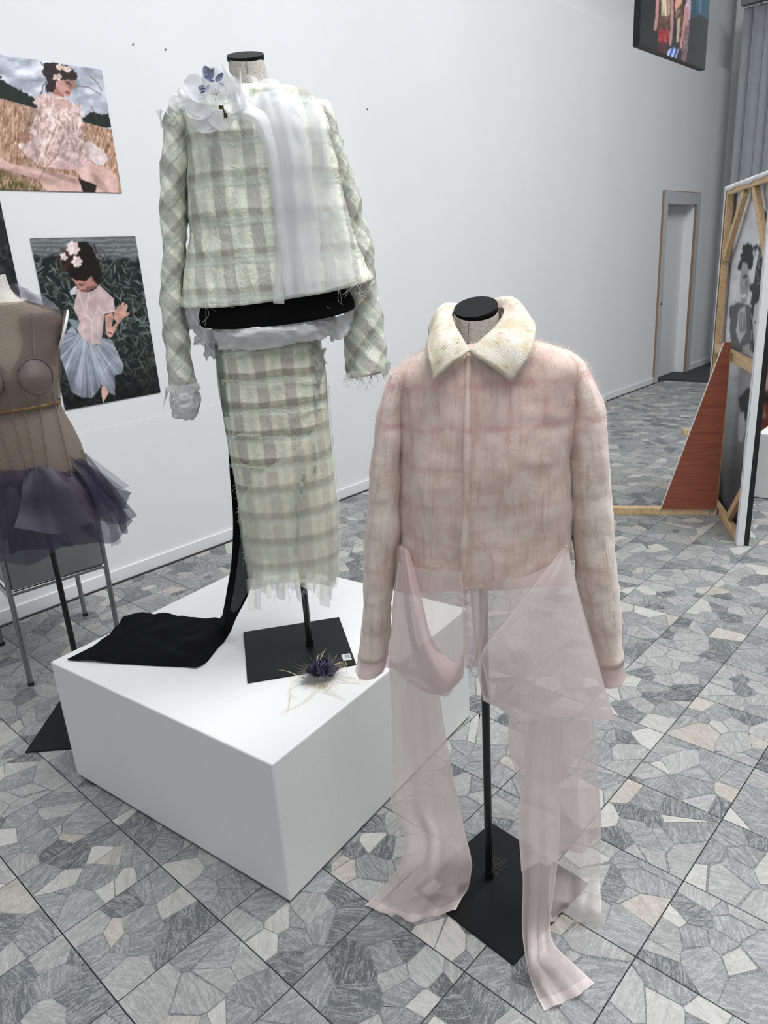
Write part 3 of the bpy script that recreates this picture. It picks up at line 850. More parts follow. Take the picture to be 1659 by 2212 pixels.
    # mohair fuzz: short fibres standing off the cloth
    def fuzz(srcs, count, ln, mat, seed):
        R = np.random.default_rng(seed); V, Fc = [], []
        for S, w in srcs:
            N = normals(S); r, c = S.shape[:2]
            for _ in range(int(count * w)):
                i, j = R.integers(0, r), R.integers(0, c)
                n = N[i, j]
                if n @ np.array([S[i, j, 0] * 2, S[i, j, 1], .02]) < 0: n = -n
                p = S[i, j] + R.normal(0, .003, 3); l = ln * R.uniform(.5, 1.4)
                dr = n * .55 + R.normal(0, .5, 3) + np.array([0, 0, -.35]); dr /= np.linalg.norm(dr)
                q = p + n * .004 + dr * l; m_ = p + n * .004 + dr * l * .5 + R.normal(0, .15, 3) * l
                sd = np.cross(dr, R.normal(0, 1, 3)); sd = sd / (np.linalg.norm(sd) + 1e-9) * .00028
                k = len(V); V += [p - sd, p + sd, m_ + sd, m_ - sd, q]; Fc += [(k, k + 1, k + 2, k + 3), (k + 3, k + 2, k + 4)]
        o = mesh('mohair_fuzz', V, Fc, mat, root); o['kind'] = 'stuff'; return o
    FZ = Mat('mohair_fibre'); FZm = FZ.done(FZ.mixsh(.5, FZ.nd('ShaderNodeBsdfDiffuse', {'Color': C(236, 222, 210)}).outputs[0], FZ.nd('ShaderNodeBsdfTranslucent', {'Color': C(236, 222, 210)}).outputs[0]))
    fuzz([(CQ, .45), (B[:34], .45), (S1[:16], .05), (S2[:20], .08)], 14000, .0065, FZm, 3)
    fuzz([(B[70:], .5), (B[10:26], .5)], 2200, .012, FZm, 5)
    # ---- organza: every panel is one cut of cloth hanging from the hem or the side seam
    def panel(name, rows, mat, nu=20, nv=34, **k):
        Q, u = sheet(rows, nu, nv, **k); return grid(name, Q, mat, root, u)
    # outer organza layer over the two fronts, lying on the mohair
    NB = normals(B); sgn = np.sign(np.sum(NB * (B - np.array([B[..., 0].mean(), 0, 0])), -1)).mean(); NB = NB * (1 if sgn > 0 else -1)
    xs = [T(px, 1000, .13)[0] for px in (868, 994, 1014, 1226)]
    front = [j for j in range(B.shape[1]) if B[40, j, 1] < .01]
    for x0, x1 in ((xs[0], xs[1]), (xs[2], xs[3])):
        cols = [j for j in front if x0 - .03 < B[45, j, 0] < x1 + .01]
        Q = (B + NB * .0085)[12:, cols]; v_ = np.linspace(0, .94, Q.shape[0]); u_ = np.linspace(0, 1, Q.shape[1]); U_, V_ = np.meshgrid(u_, v_)
        grid('organza_layer', Q, ORG_PB, root, np.stack([U_, V_], -1))
    panel('organza_panel', [[T(860, 1215, .10), T(930, 1232, .150), T(998, 1235, .152)],
                            [T(848, 1340, .10), T(920, 1380, .155), T(1003, 1330, .150)], [T(842, 1425, .09), T(905, 1480, .15), T(1005, 1420, .14)],
                            [T(860, 1442, .085), T(950, 1503, .14), T(1000, 1465, .125)]], ORG_P, nv=40, fold=.006, nf=2.2, seed=1)
    panel('organza_cowl', [[T(866, 1186, .12), T(874, 1184, .13), T(884, 1190, .12)], [T(872, 1290, .13), T(890, 1290, .165), T(908, 1280, .14)],
                           [T(888, 1390, .13), T(912, 1390, .17), T(930, 1370, .15)], [T(912, 1462, .13), T(938, 1450, .175), T(955, 1410, .15)],
                           [T(945, 1500, .13), T(968, 1485, .165), T(985, 1430, .15)], [T(990, 1478, .12), T(1000, 1450, .14), T(1005, 1400, .13)]], ORG_P2, nu=14, nv=44, fold=.003, nf=1.4, seed=2)
    panel('organza_side_fold', [[T(858, 1180, .06), T(866, 1178, .10), T(876, 1182, .11)], [T(850, 1290, .05), T(866, 1290, .10), T(884, 1290, .11)],
                                [T(842, 1380, .04), T(866, 1390, .10), T(900, 1390, .11)], [T(820, 1440, .03), T(870, 1452, .09), T(930, 1480, .10)]], ORG_P2, nu=14, nv=30, fold=.004, nf=2, seed=3)
    panel('organza_strip', [[T(1000, 1262, .13), T(1022, 1262, .14), T(1050, 1262, .13)], [T(1002, 1330, .13), T(1022, 1335, .145), T(1048, 1330, .13)],
                            [T(1004, 1400, .125), T(1022, 1405, .14), T(1042, 1390, .13)], [T(1006, 1440, .12), T(1014, 1446, .13), T(1030, 1440, .12)]], ORG_P, fold=.006, nf=2.5, seed=4)
    panel('organza_panel', [[T(1012, 1255, .12), T(1080, 1255, .145), T(1160, 1235, .14), T(1228, 1195, .10)], [T(1022, 1350, .125), T(1090, 1360, .16), T(1180, 1350, .155), T(1256, 1320, .11)],
                            [T(1032, 1440, .13), T(1100, 1450, .175), T(1200, 1440, .17), T(1292, 1440, .12)], [T(1045, 1512, .13), T(1112, 1552, .18), T(1220, 1552, .185), T(1331, 1556, .13)]], ORG_P, nu=26, fold=.010, nf=2.3, seed=5)
    panel('organza_flap', [[T(1219, 1181, .125), T(1222, 1179, .128), T(1225, 1181, .125)], [T(1165, 1250, .15), T(1200, 1250, .165), T(1243, 1255, .14)],
                           [T(1100, 1332, .165), T(1170, 1335, .185), T(1266, 1340, .15)], [T(1041, 1408, .175), T(1150, 1425, .20), T(1292, 1432, .155)],
                           [T(1046, 1455, .172), T(1170, 1486, .20), T(1309, 1492, .15)], [T(1058, 1512, .165), T(1190, 1548, .198), T(1329, 1553, .145)]], ORG_PL, nu=22, nv=36, fold=.004, nf=1.6, seed=6)
    # long trailing drapes; their ends pool on the floor
    panel('organza_drape', [[T(840, 1425, .04), T(890, 1440, .07), T(946, 1468, .06)], [T(846, 1540, .03), T(905, 1550, .06), T(958, 1560, .05)], [T(848, 1660, .03), T(912, 1665, .065), T(976, 1660, .05)],
                            [T(846, 1740, .05), T(918, 1750, .08), T(994, 1750, .06)], [T(872, 1800, .08), T(940, 1810, .12), T(1006, 1810, .08)], [T(862, 1870, .12), T(930, 1880, .16), T(1017, 1862, .10)],
                            [Z(815, 1928, .03), Z(900, 1950, .05), Z(1010, 1915, .03)], [Z(787, 1955, .006), Z(880, 1986, .008), Z(985, 1968, .012)]], ORG_P, nu=26, nv=60, fold=.020, nf=2.4, seed=7)
    panel('organza_drape', [[T(880, 1450, .0), T(915, 1460, .02), T(940, 1480, .02)], [T(872, 1580, .0), T(920, 1580, .03), T(955, 1590, .02)], [T(905, 1700, .01), T(940, 1690, .04), T(978, 1680, .03)],
                            [T(900, 1800, .03), T(950, 1790, .06), T(1000, 1780, .05)], [Z(890, 1905, .05), Z(960, 1880, .07), Z(1019, 1862, .07)], [Z(905, 1925, .012), Z(965, 1935, .014), Z(1012, 1905, .012)]], ORG_PL, nu=22, nv=46, fold=.018, nf=2, seed=8)
    panel('organza_drape', [[T(1098, 1548, .03), T(1180, 1545, .06), T(1282, 1540, .04)], [T(1100, 1620, .03), T(1185, 1630, .07), T(1288, 1620, .04)], [T(1124, 1700, .03), T(1200, 1700, .075), T(1292, 1700, .04)],
                            [T(1122, 1780, .03), T(1205, 1790, .08), T(1300, 1770, .04)], [T(1128, 1880, .04), T(1210, 1850, .08), T(1298, 1815, .04)]], ORG_P, nu=26, nv=40, fold=.020, nf=2.6, seed=9)
    panel('organza_drape', [[T(1142, 1550, .12), T(1180, 1550, .15), T(1216, 1550, .13)], [T(1126, 1700, .14), T(1168, 1700, .17), T(1212, 1700, .15)], [T(1120, 1800, .16), T(1165, 1800, .19), T(1210, 1800, .17)],
                            [T(1128, 1900, .18), T(1166, 1905, .22), T(1202, 1900, .19)], [T(1126, 2000, .215), T(1160, 2005, .25), T(1190, 1995, .22)], [Z(1134, 2070, .055), Z(1164, 2075, .085), Z(1200, 2040, .06)],
                            [Z(1148, 2125, .018), Z(1195, 2118, .04), Z(1246, 2086, .02)], [Z(1176, 2182, .006), Z(1232, 2160, .008), Z(1284, 2123, .008)]], ORG_P, nu=24, nv=70, fold=.012, nf=2.2, seed=10)
    panel('organza_drape', [[T(1205, 1700, .02), T(1250, 1700, .04), T(1296, 1700, .02)], [T(1200, 1800, .02), T(1250, 1800, .05), T(1299, 1800, .03)], [T(1190, 1880, .02), T(1245, 1890, .05), T(1298, 1900, .03)],
                            [Z(1186, 1945, .04), Z(1245, 1950, .06), Z(1300, 1965, .05)], [Z(1190, 1992, .006), Z(1240, 1978, .014), Z(1303, 2012, .006)]], ORG_PL, nu=22, nv=46, fold=.020, nf=1.7, seed=11)
    panel('organza_drape', [[T(1140, 1555, -.05), T(1190, 1560, -.03), T(1270, 1555, -.05)], [T(1098, 1600, -.05), T(1180, 1620, -.03), T(1270, 1610, -.05)], [T(1108, 1640, -.05), T(1190, 1680, -.03), T(1240, 1650, -.05)]], ORG_P, nu=18, nv=20, fold=.01, nf=2, seed=12)
    R = random.Random(5)
    it = []
    for i in range(26):
        px = R.uniform(1005, 1190); a = T(px, 1255, .13); it.append((a, a + np.array([R.gauss(0, .008), 0, -R.uniform(.02, .08)]), .006))
    threads('loose_threads', root, THREAD_W, it, .0004)
    for px, py in ((868, 1186), (1222, 1180)):
        c = T(px, py, .125); m = MB()
        for i in range(4): m.tube([c + np.array([-.004, -.003, .003 - i * .002]), c + np.array([0, -.006, .0028 - i * .002]), c + np.array([.004, -.003, .003 - i * .002])], .0009, 5)
        m.build('gathering_stitch', ORG_P2, root)
make_pink_jacket()
# ------------------------------------------------------------------ green plaid jacket
def make_green_jacket():
    F = FM; T = F.T
    root = empty('plaid_jacket', F.b, F.rz)
    tag(root, 'pale green and grey plaid silk jacket with white organza lapel and frayed cuffs', 'jacket')
    lv = [(T(480, 200), T(590, 188), .06, .07), (T(430, 216), T(648, 202), .08, .09), (T(380, 236), T(698, 222), .095, .10), (T(392, 275), T(716, 262), .115, .11),
          (T(402, 330), T(726, 318), .13, .115), (T(404, 400), T(738, 392), .138, .12), (T(407, 480), T(752, 466), .14, .12), (T(408, 540), T(766, 520), .14, .12),
          (T(402, 600), T(784, 562), .148, .125), (T(393, 662), T(806, 602), .155, .13)]
    # hem drops at the front
    zf = T(560, 652, .155)[2] - (lv[-1][0][2] + lv[-1][1][2]) / 2
    lv[-1] = lv[-1] + (0, zf)
    lv[-2] = lv[-2] + (0, zf * .5)
    P, uv = loft(lv, 100, 120, .82)
    P = wrinkle(P, .011, 10, 21.0, sz=.5); P = wrinkle(P, .006, 26, 22.0, sz=.6); P = wrinkle(P, .002, 70, 23.0)
    # puckers along princess seams
    for px0, px1 in ((462, 468), (512, 508), (690, 742)):
        a, b = T(px0, 300, .13)[0], T(px1, 640, .14)[0]
        zt, zb = T(px0, 300)[2], T(px1, 640)[2]
        f = np.clip((zt - P[..., 2]) / (zt - zb), 0, 1); xs = a + (b - a) * f
        front = P[..., 1] < 0
        P[..., 1] += np.where(front, .010 * np.exp(-((P[..., 0] - xs) / .006) ** 2), 0)
    body = grid('body', P, PLAID, root, uv); solid(body, .004)
    # lining seen below the hem at the back
    Q, uvs = loft([(T(400, 640, 0), T(790, 590, 0), .02, .118), (T(398, 672), T(800, 612), .01, .125), (T(410, 712), T(790, 668), .005, .12)], 12, 60, .85)
    Q = wrinkle(Q, .006, 20, 9.0); grid('lining', Q, ORG_W2, root, uvs)
    def sleeve(lvs, seed, tc):
        Q, uvs = loft([(T(a[0], a[1], a[5] if len(a) > 5 else tc), T(a[2], a[3], a[5] if len(a) > 5 else tc), a[4], a[4], 0) for a in lvs], 80, 48, .95)
        Q = wrinkle(Q, .012, 13, seed); Q = wrinkle(Q, .005, 32, seed + 3); Q = wrinkle(Q, .002, 80, seed + 5)
        s = grid('sleeve', Q, PLAID_BIAS, root, uvs); solid(s, .003); return Q
    S1 = sleeve([(372, 232, 412, 226, .045), (357, 250, 420, 262, .055), (352, 310, 412, 320, .06), (350, 400, 406, 405, .06), (346, 480, 402, 490, .058), (348, 560, 398, 565, .056), (350, 640, 398, 645, .054),
                 (354, 710, 402, 715, .05), (359, 780, 410, 778, .048), (366, 850, 424, 842, .05)], 31, .0)
    S2 = sleeve([(665, 218, 704, 226, .045), (676, 245, 722, 252, .055), (694, 310, 742, 312, .06), (712, 390, 766, 392, .06), (726, 470, 787, 470, .058, -.02), (738, 550, 803, 545, .058, -.04), (745, 630, 812, 620, .058, -.05),
                 (743, 700, 822, 690, .06, -.05), (744, 760, 832, 745, .062, -.05), (749, 815, 838, 795, .064, -.05)], 37, .0)
    # frayed cuff scraps
    R = random.Random(12)
    for i in range(8):
        x = 360 + i * 8; y = 836 + R.uniform(-8, 4)
        shard(root, 'frayed_scrap', F, [(x, y, .05), (x + 16, y - 2, .05), (x + 14 + R.uniform(-9, 7), y + R.uniform(6, 26), .053), (x + R.uniform(-8, 6), y + R.uniform(4, 24), .053)], ORG_W if i % 2 else ORG_W2, .001, 8, 8, .02)
    for i in range(11):
        x = 746 + i * 8.6; y = 808 - i * 2 + R.uniform(-4, 3)
        shard(root, 'frayed_scrap', F, [(x, y, .012), (x + 12, y - 2, .012), (x + 12 + R.uniform(-4, 8), y + R.uniform(6, 20), .015), (x + R.uniform(-6, 4), y + R.uniform(8, 24), .015)], PLAID_BIAS if i % 3 else ORG_W2, .002, 9, 9, .03)
    shard(root, 'frayed_scrap', F, [(358, 838, .03), (372, 830, .04), (356, 868, .04), (352, 884, .04)], PLAID_BIAS, .003, 6, 8)
    shard(root, 'frayed_scrap', F, [(412, 812, .03), (420, 818, .03), (434, 838, .03), (424, 848, .04)], PLAID_BIAS, .003, 6, 8)
    # shoulder tufts
    for pts in ([(336, 240, .03), (358, 234, .035), (376, 240, .05), (346, 258, .04)], [(366, 212, .03), (398, 198, .03), (418, 226, .06), (360, 236, .05)], [(392, 202, .03), (430, 182, .05), (440, 214, .07), (384, 226, .05)],
                [(412, 192, .05), (448, 190, .06), (446, 228, .08), (408, 218, .07)], [(384, 190, .02), (396, 196, .03), (404, 214, .05), (376, 214, .04)], [(690, 214, .02), (712, 222, .02), (716, 242, .04), (684, 230, .05)]):
        shard(root, 'organza_scrap', F, pts, ORG_W2, .010, 10, 10, .03)
    # ---- white organza lapel falling over one front
    on = lambda px, py, off=.012: T(px, py, max(surf_t(lv, F, px, py), .02) + off + .008)
    rows = [[on(536, 214), on(580, 196), on(632, 198), on(690, 222)], [on(552, 262), on(600, 252), on(650, 258), on(704, 276)], [on(574, 320), on(620, 315), on(664, 315), on(712, 335)],
            [on(588, 400), on(632, 400), on(680, 398), on(730, 412)], [on(598, 480), on(645, 476), on(694, 470), on(744, 480)], [on(606, 560), on(658, 552), on(710, 540), on(760, 548)],
            [on(616, 640, .014), on(668, 634, .014), on(722, 622, .014), on(772, 606, .012)]]
    Q, u = sheet(rows, 34, 60, fold=.005, nf=3.2, seed=3, wr=.008, ws=9); grid('organza_lapel', Q, ORG_W, root, u)
    rows = [[on(560, 205, .016), on(590, 198, .022), on(640, 205, .018)], [on(585, 300, .016), on(620, 295, .024), on(664, 300, .018)], [on(598, 400, .016), on(635, 400, .024), on(676, 396, .018)],
            [on(606, 500, .016), on(645, 500, .022), on(690, 490, .016)], [on(613, 600, .016), on(650, 596, .02), on(690, 590, .016)], [on(620, 638, .016), on(655, 632, .018), on(700, 626, .016)]]
    Q, u = sheet(rows, 26, 50, fold=.005, nf=2.2, seed=5, wr=.008, ws=11); grid('organza_lapel', Q, ORG_W, root, u)
    # rolled lapel edge sweeping to the centre front
    rows = [[on(494, 250, .03), on(506, 242, .045), on(530, 226, .03)], [on(520, 250, .03), on(530, 244, .05), on(552, 232, .03)], [on(546, 268, .02), on(558, 262, .045), on(578, 250, .02)],
            [on(566, 310, .015), on(576, 306, .038), on(594, 300, .015)], [on(580, 380, .012), on(590, 378, .03), on(606, 376, .012)], [on(592, 470, .012), on(600, 468, .024), on(614, 466, .012)],
            [on(596, 560, .010), on(606, 560, .018), on(616, 560, .012)], [on(590, 655, .012), on(603, 656, .016), on(614, 656, .012)]]
    Q, u = sheet(rows, 12, 60, fold=.002, nf=1.5, seed=7, wr=.002, ws=30); grid('lapel_fold', Q, ORG_W2, root, u)
    rows = [[on(499, 204, .02), on(512, 198, .05), on(530, 206, .02)], [on(500, 228, .03), on(515, 222, .06), on(540, 224, .03)], [on(497, 250, .03), on(512, 240, .055), on(545, 238, .03)]]
    Q, u = sheet(rows, 14, 14, fold=.003, nf=2, seed=8); grid('lapel_fold', Q, ORG_W2, root, u)
    # collar: soft organza stand round the neck and pointed ends
    I = [T(545, 214, .088), T(560, 200, .076), T(588, 188, .05), T(600, 186, 0), T(545, 196, -.05), T(492, 200, -.02), T(486, 210, .02), T(500, 222, .075)]
    O = [T(560, 250, .115), T(590, 222, .105), T(634, 206, .07), T(658, 204, .0), T(560, 208, -.09), T(468, 214, -.05), T(456, 226, .03), T(490, 248, .10)]
    A, B_ = catmull(np.array(I), 50), catmull(np.array(O), 50)
    Mi = (A + B_) / 2 + np.array([0, 0, .008])
    Q = np.stack([catmull(np.stack([A[j], Mi[j], B_[j]]), 12) for j in range(50)], 1); Q = wrinkle(Q, .004, 24, 6.0)
    U_, V_ = np.meshgrid(np.linspace(0, 1, 50), np.linspace(0, 1, 12)); grid('collar', Q, ORG_W2, root, np.stack([U_, V_], -1))
    for pts in ([(477, 137, .05), (482, 140, .055), (546, 216, .10), (500, 214, .085)], [(518, 150, .06), (520, 152, .062), (526, 216, .10), (512, 216, .09)], [(530, 160, .07), (556, 170, .075), (562, 192, .085), (536, 176, .08)],
                [(484, 152, .03), (508, 170, .045), (512, 214, .08), (478, 206, .05)], [(562, 172, .075), (600, 172, .05), (612, 200, .09), (566, 204, .095)]):
        shard(root, 'collar_point', F, pts, ORG_W, .010)
    # loose threads on the hem and cuffs
    it = []
    for i in range(34):
        px = R.uniform(405, 800); py = 662 - (px - 400) * .14; a = T(px, py, .12); it.append((a, a + np.array([R.gauss(0, .02), R.gauss(0, .01), -R.uniform(.01, .06)]), .01))
    for i in range(30):
        px = R.uniform(745, 838); a = T(px, 812 - (px - 745) * .2, .01); it.append((a, a + np.array([R.gauss(0, .015), 0, -R.uniform(.01, .06)]), .01))
        px = R.uniform(365, 424); a = T(px, 846, .05); it.append((a, a + np.array([R.gauss(0, .015), 0, -R.uniform(.01, .04)]), .008))
    threads('loose_threads', root, THREAD_W, it, .0005)
    NP = normals(P); k_ = P.shape[1] // 2; NP = NP * (1 if NP[50, k_, 1] < 0 else -1)
    fr = [j for j in range(P.shape[1]) if P[55, j, 1] < -.02]
    for px in (452, 470, 520, 700, 742):     # seams that pull the cloth into a narrow groove
        xx = T(px, 450, .13)[0]; j = min(fr, key=lambda q: abs(P[55, q, 0] - xx))
        pts = [P[i, j] + NP[i, j] * .0004 for i in range(30, 98)]
        MB().tube(pts, .0008, 5).build('seam', THREAD_G, root)
    # zip pull at the neck
    z = MB(); c = on(478, 234, .03)
    z.box(c[0] - .006, c[0] + .006, c[1] - .004, c[1], c[2] - .002, c[2] + .006); z.tube([c + np.array([.004, -.004, 0]), c + np.array([.008, -.006, -.016])], .0022, 6); z.box(c[0] + .004, c[0] + .013, c[1] - .009, c[1] - .006, c[2] - .022, c[2] - .012)
    z.build('zip_pull', plain('dark_brass', C(70, 58, 46), .35, .9), root)
    return lv
LV_GREEN = make_green_jacket()

# ------------------------------------------------------------------ flower brooch on the shoulder
def petal(root, name, c, d, up, ln, wd, cup, mat, n=9, notch=0.0):
    """one curved petal from base c along d, cupped towards up"""
    d, up = np.array(d, float), np.array(up, float); d /= np.linalg.norm(d); up -= d * (up @ d); up /= np.linalg.norm(up); s = np.cross(d, up)
    P = np.zeros((n, n, 3))
    for i, v in enumerate(np.linspace(0, 1, n)):
        w = wd * (sin(pi * min(v * .80 + .08, 1)) ** .7)
        for j, u in enumerate(np.linspace(-1, 1, n)):
            P[i, j] = c + d * (ln * v * (1 - .10 * u * u)) + s * (w / 2 * u) + up * (cup * (u * u * .5 + v * v * .6) + notch * sin(5 * u + 3 * v))
    U_, V_ = np.meshgrid(np.linspace(0, 1, n), np.linspace(0, 1, n))
    return grid(name, P, mat, root, np.stack([U_, V_], -1))
def make_brooch():
    F = FM; T = F.T; R = random.Random(9)
    c0 = T(470, 222, .135)
    root = empty('flower_brooch', F.b, F.rz)
    tag(root, 'white organza flower brooch with blue-grey feather leaves on the plaid jacket shoulder', 'brooch')
    UPV = np.array([.05, -1, .35])
    for k, (px, py, a, ln, wd) in enumerate(((455, 222, 200, .062, .07), (462, 236, 235, .068, .075), (474, 240, 275, .05, .06), (490, 222, 340, .05, .06), (486, 206, 30, .05, .06), (466, 196, 90, .05, .06),
                                             (448, 208, 160, .06, .065), (440, 226, 215, .05, .06), (452, 240, 250, .05, .055), (478, 214, 60, .04, .05), (500, 240, 310, .03, .035))):
        c = T(px, py, .128 + .004 * (k % 4)); d = np.array([cos(radians(a)), -.18, sin(radians(a))])
        petal(root, 'petal', c, d, UPV, ln, wd, .012 + R.uniform(0, .012), ORG_W2, 10, .0012)
    # small cup bloom
    cc = T(467, 206, .165); n = 22; P = []
    for v in np.linspace(0, 1, 7):
        r = .004 + .021 * v ** .6
        P.append([cc + np.array([r * cos(a), -.024 * v + .01, r * sin(a)]) for a in np.linspace(0, 2 * pi, n)])
    U_, V_ = np.meshgrid(np.linspace(0, 1, n), np.linspace(0, 1, 7)); grid('cup_bloom', np.array(P), ORG_W2, root, np.stack([U_, V_], -1))
    m = MB()
    for i in range(7):
        a = R.uniform(0, 2 * pi); m.tube([cc, cc + np.array([.012 * cos(a), -.026, .012 * sin(a) - .004])], .0005, 4)
    o = m.build('stamens', THREAD_G, root); o['kind'] = 'stuff'
    FE = plain('blue_grey_feather', C(120, 128, 152), .7, var=.4)
    for px, py, tx, ty, w in ((455, 172, 440, 143, .022), (452, 174, 462, 148, .014), (466, 176, 484, 160, .014), (462, 178, 440, 168, .010), (446, 192, 430, 196, .010), (448, 190, 434, 204, .008), (470, 190, 482, 184, .014), (442, 186, 428, 192, .008), (452, 184, 444, 200, .008)):
        a, b = T(px, py, .15), T(tx, ty, .155); petal(root, 'feather_leaf', a, b - a, UPV, np.linalg.norm(b - a), w, .004, FE, 7)
make_brooch()

# ------------------------------------------------------------------ plaid skirt with black train
SKIRT = mat_plaid('green_plaid_skirt', 0, (.080, .082), 0.62, .18, (226, 223, 203), 1.15, .8, .45)
def make_skirt():
    F = FM; T, Z = F.T, F.Z; R = random.Random(21)
    root = empty('plaid_skirt', F.b, F.rz)
    tag(root, 'long pale plaid skirt with ragged sheer hem and black cloth train', 'skirt')
    lv = [(T(462, 740), T(694, 728), .105, .10), (T(470, 810), T(702, 800), .115, .10), (T(481, 890), T(708, 880), .12, .10), (T(494, 970), T(715, 960), .12, .10), (T(508, 1050), T(722, 1040), .12, .10),
          (T(522, 1130), T(727, 1120), .12, .10), (T(534, 1200), T(729, 1200), .12, .10), (T(545, 1268), T(722, 1262), .12, .10)]
    zf = T(635, 1258, .12)[2] - (lv[-1][0][2] + lv[-1][1][2]) / 2; lv[-1] = lv[-1] + (0, zf)
    P, uv = loft(lv, 90, 100, .78)
    P = wrinkle(P, .006, 10, 41.0, sz=.4); P = wrinkle(P, .003, 30, 42.0, sz=.5)
    body = grid('body', P, SKIRT, root, uv)
    on = lambda px, py, off=.008: T(px, py, surf_t(lv, F, px, py) + off + .004)
    # sheer overlay sweeping from one hip to the hem, lying just off the plaid
    N_ = normals(P); N_ = N_ * (1 if (N_[45, 50] @ np.array([0, -1, 0])) > 0 else -1)
    rows = []
    jf = [j for j in range(P.shape[1]) if P[40, j, 1] < .02]; jf.sort(key=lambda j: P[40, j, 0]); n_ = len(jf)
    for i in range(18, 90):
        f = (i - 18) / 71; c0 = max(.04, .93 - 1.45 * f)          # the free edge runs diagonally
        js = np.linspace(c0, 1, 24) * (n_ - 1)
        rows.append([(P[i, jf[int(q)]] * (1 - q % 1) + P[i, jf[min(int(q) + 1, n_ - 1)]] * (q % 1)) + N_[i, jf[int(q)]] * .007 for q in js])
    Q = np.array(rows); u_, v_ = np.meshgrid(np.linspace(0, 1, 24), np.linspace(0, 1, 72)); grid('organza_overlay', Q, ORG_Y, root, np.stack([u_, v_], -1))
    rows = [[on(463, 745, .004), on(470, 745, .012), on(478, 745, .006)], [on(470, 830, .004), on(478, 830, .012), on(486, 830, .006)], [on(482, 900, .004), on(489, 900, .012), on(496, 900, .006)]]
    Q, u = sheet(rows, 8, 20); grid('side_strip', Q, sheer('teal_organza', C(120, 140, 134), .6), root, u)
    # raw gathered ridges (the fluffy lines above each grey band)
    for py in (768, 828, 893, 946, 1010):
        g = MB(); x1 = 700 if py < 900 else 640 - (py - 900) * .6
        pts = [on(x, py + 5 * sin(x * .05 + py) - (x - 480) * .03, .007) for x in np.linspace(476 + (py - 768) * .12, x1, 26)]
        g.tube(pts, .0010, 5)
        for i in range(420):
            p = pts[R.randrange(len(pts))] + np.array([R.gauss(0, .004), 0, R.gauss(0, .0035)]); g.tube([p, p + np.array([R.gauss(0, .004), -.002, R.gauss(0, .0022)])], .0005, 3)
        g.build('frayed_ridge', plain('pale_fray', C(206, 210, 196), .8), root)
    # hem strips
    for i, x in enumerate(np.linspace(543, 716, 15)):
        w = R.uniform(10, 24); ln = R.uniform(16, 46) + (34 if i in (0, 1) else 0) + (16 if i > 11 else 0); y = 1250 + 3 * (i % 3)
        t = surf_t(lv, F, min(max(x, 556), 708), 1240) + .004
        p = [(x - w / 2, y, t), (x + w / 2, y - 2, t), (x + w / 2 + R.uniform(-6, 4), y + ln, t + R.uniform(-.005, .01)), (x - w / 2 + R.uniform(-2, 6), y + ln * R.uniform(.7, 1.1), t + R.uniform(-.005, .01))]
        shard(root, 'hem_strip', F, p, (ORG_Y, ORG_W, ORG_W2)[i % 3], .008, 6, 10)
    for x, y0, y1 in ((682, 742, 800), (690, 746, 830), (700, 752, 786), (686, 800, 900), (678, 960, 1040), (655, 1010, 1080), (640, 1060, 1200)):
        a = on(x, y0, .01); m = [on(x + 4 * sin(i * .55 + x), y0 + (y1 - y0) * i / 8, .012 + .006 * (i % 3)) for i in range(9)]
        rows = [[p + np.array([-.005, 0, 0]), p, p + np.array([.005, -.002, 0])] for p in m]
        Q, u = sheet(rows, 5, 24); grid('hanging_ribbon', Q, sheer('grey_green_ribbon', C(168, 172, 160), .75) if x == 682 else bpy.data.materials['grey_green_ribbon'], root, u)
    it = []
    for i in range(24):
        s = R.random(); a = on(505 + s * 40, 1000 + s * 260, .004); it.append((a, a + np.array([-R.uniform(.005, .02), 0, -R.uniform(0, .02)]), .004))
    for i in range(40):
        a = on(R.uniform(555, 715), 1266, .004); it.append((a, a + np.array([R.gauss(0, .01), 0, -R.uniform(.01, .06)]), .006))
    threads('loose_threads', root, THREAD_W, it, .00035)
    # black train: hangs behind the skirt, then lies across the plinth top
    h = PL_Z + .004
    rows = [[T(486, 760, -.105), T(540, 760, -.11), T(600, 760, -.105)], [T(490, 900, -.105), T(540, 900, -.11), T(600, 900, -.105)], [T(496, 1020, -.09), T(540, 1030, -.09), T(590, 1030, -.09)],
            [T(503, 1120, -.07), T(540, 1130, -.07), T(572, 1130, -.07)], [T(500, 1210, -.07), T(525, 1220, -.06), T(550, 1215, -.05)], [T(490, 1275, -.08), T(512, 1290, -.04), T(540, 1272, -.02)],
            [T(482, 1318, -.10), T(490, 1340, -.04), T(512, 1330, .0)], [Z(474, 1337, h), Z(470, 1365, h), Z(486, 1386, h)], [Z(440, 1336, h), Z(425, 1385, h), Z(436, 1438, h)],
            [Z(390, 1331, h), Z(375, 1385, h + .004), Z(390, 1440, h)], [Z(310, 1327, h), Z(285, 1382, h + .006), Z(270, 1434, h)], [Z(268, 1336, h), Z(225, 1380, h + .004), Z(146, 1426, h)]]
    Q, u = sheet(rows, 28, 110)
    lie = np.clip((PL_Z + .06 - F.b[2] - Q[..., 2]) / .05, 0, 1)
    Q[..., 2] += lie * np.abs(noise_field(Q, 9, 3.0)) * .022
    Q[..., 2] = np.maximum(Q[..., 2], .004)
    o = grid('train', Q, BLACK_CLOTH, root, u); solid(o, .002, 1.0)
    rows = [[T(522, 1140, -.05), T(533, 1140, -.045), T(544, 1150, -.04)], [T(514, 1210, -.045), T(530, 1215, -.035), T(546, 1215, -.03)], [T(506, 1270, -.035), T(522, 1280, -.02), T(538, 1268, -.005)], [T(497, 1318, -.03), T(506, 1322, -.015), T(518, 1312, .004)]]
    Q, u = sheet(rows, 12, 30); grid('mesh_lining', Q, MOIRE, root, u)
make_skirt()

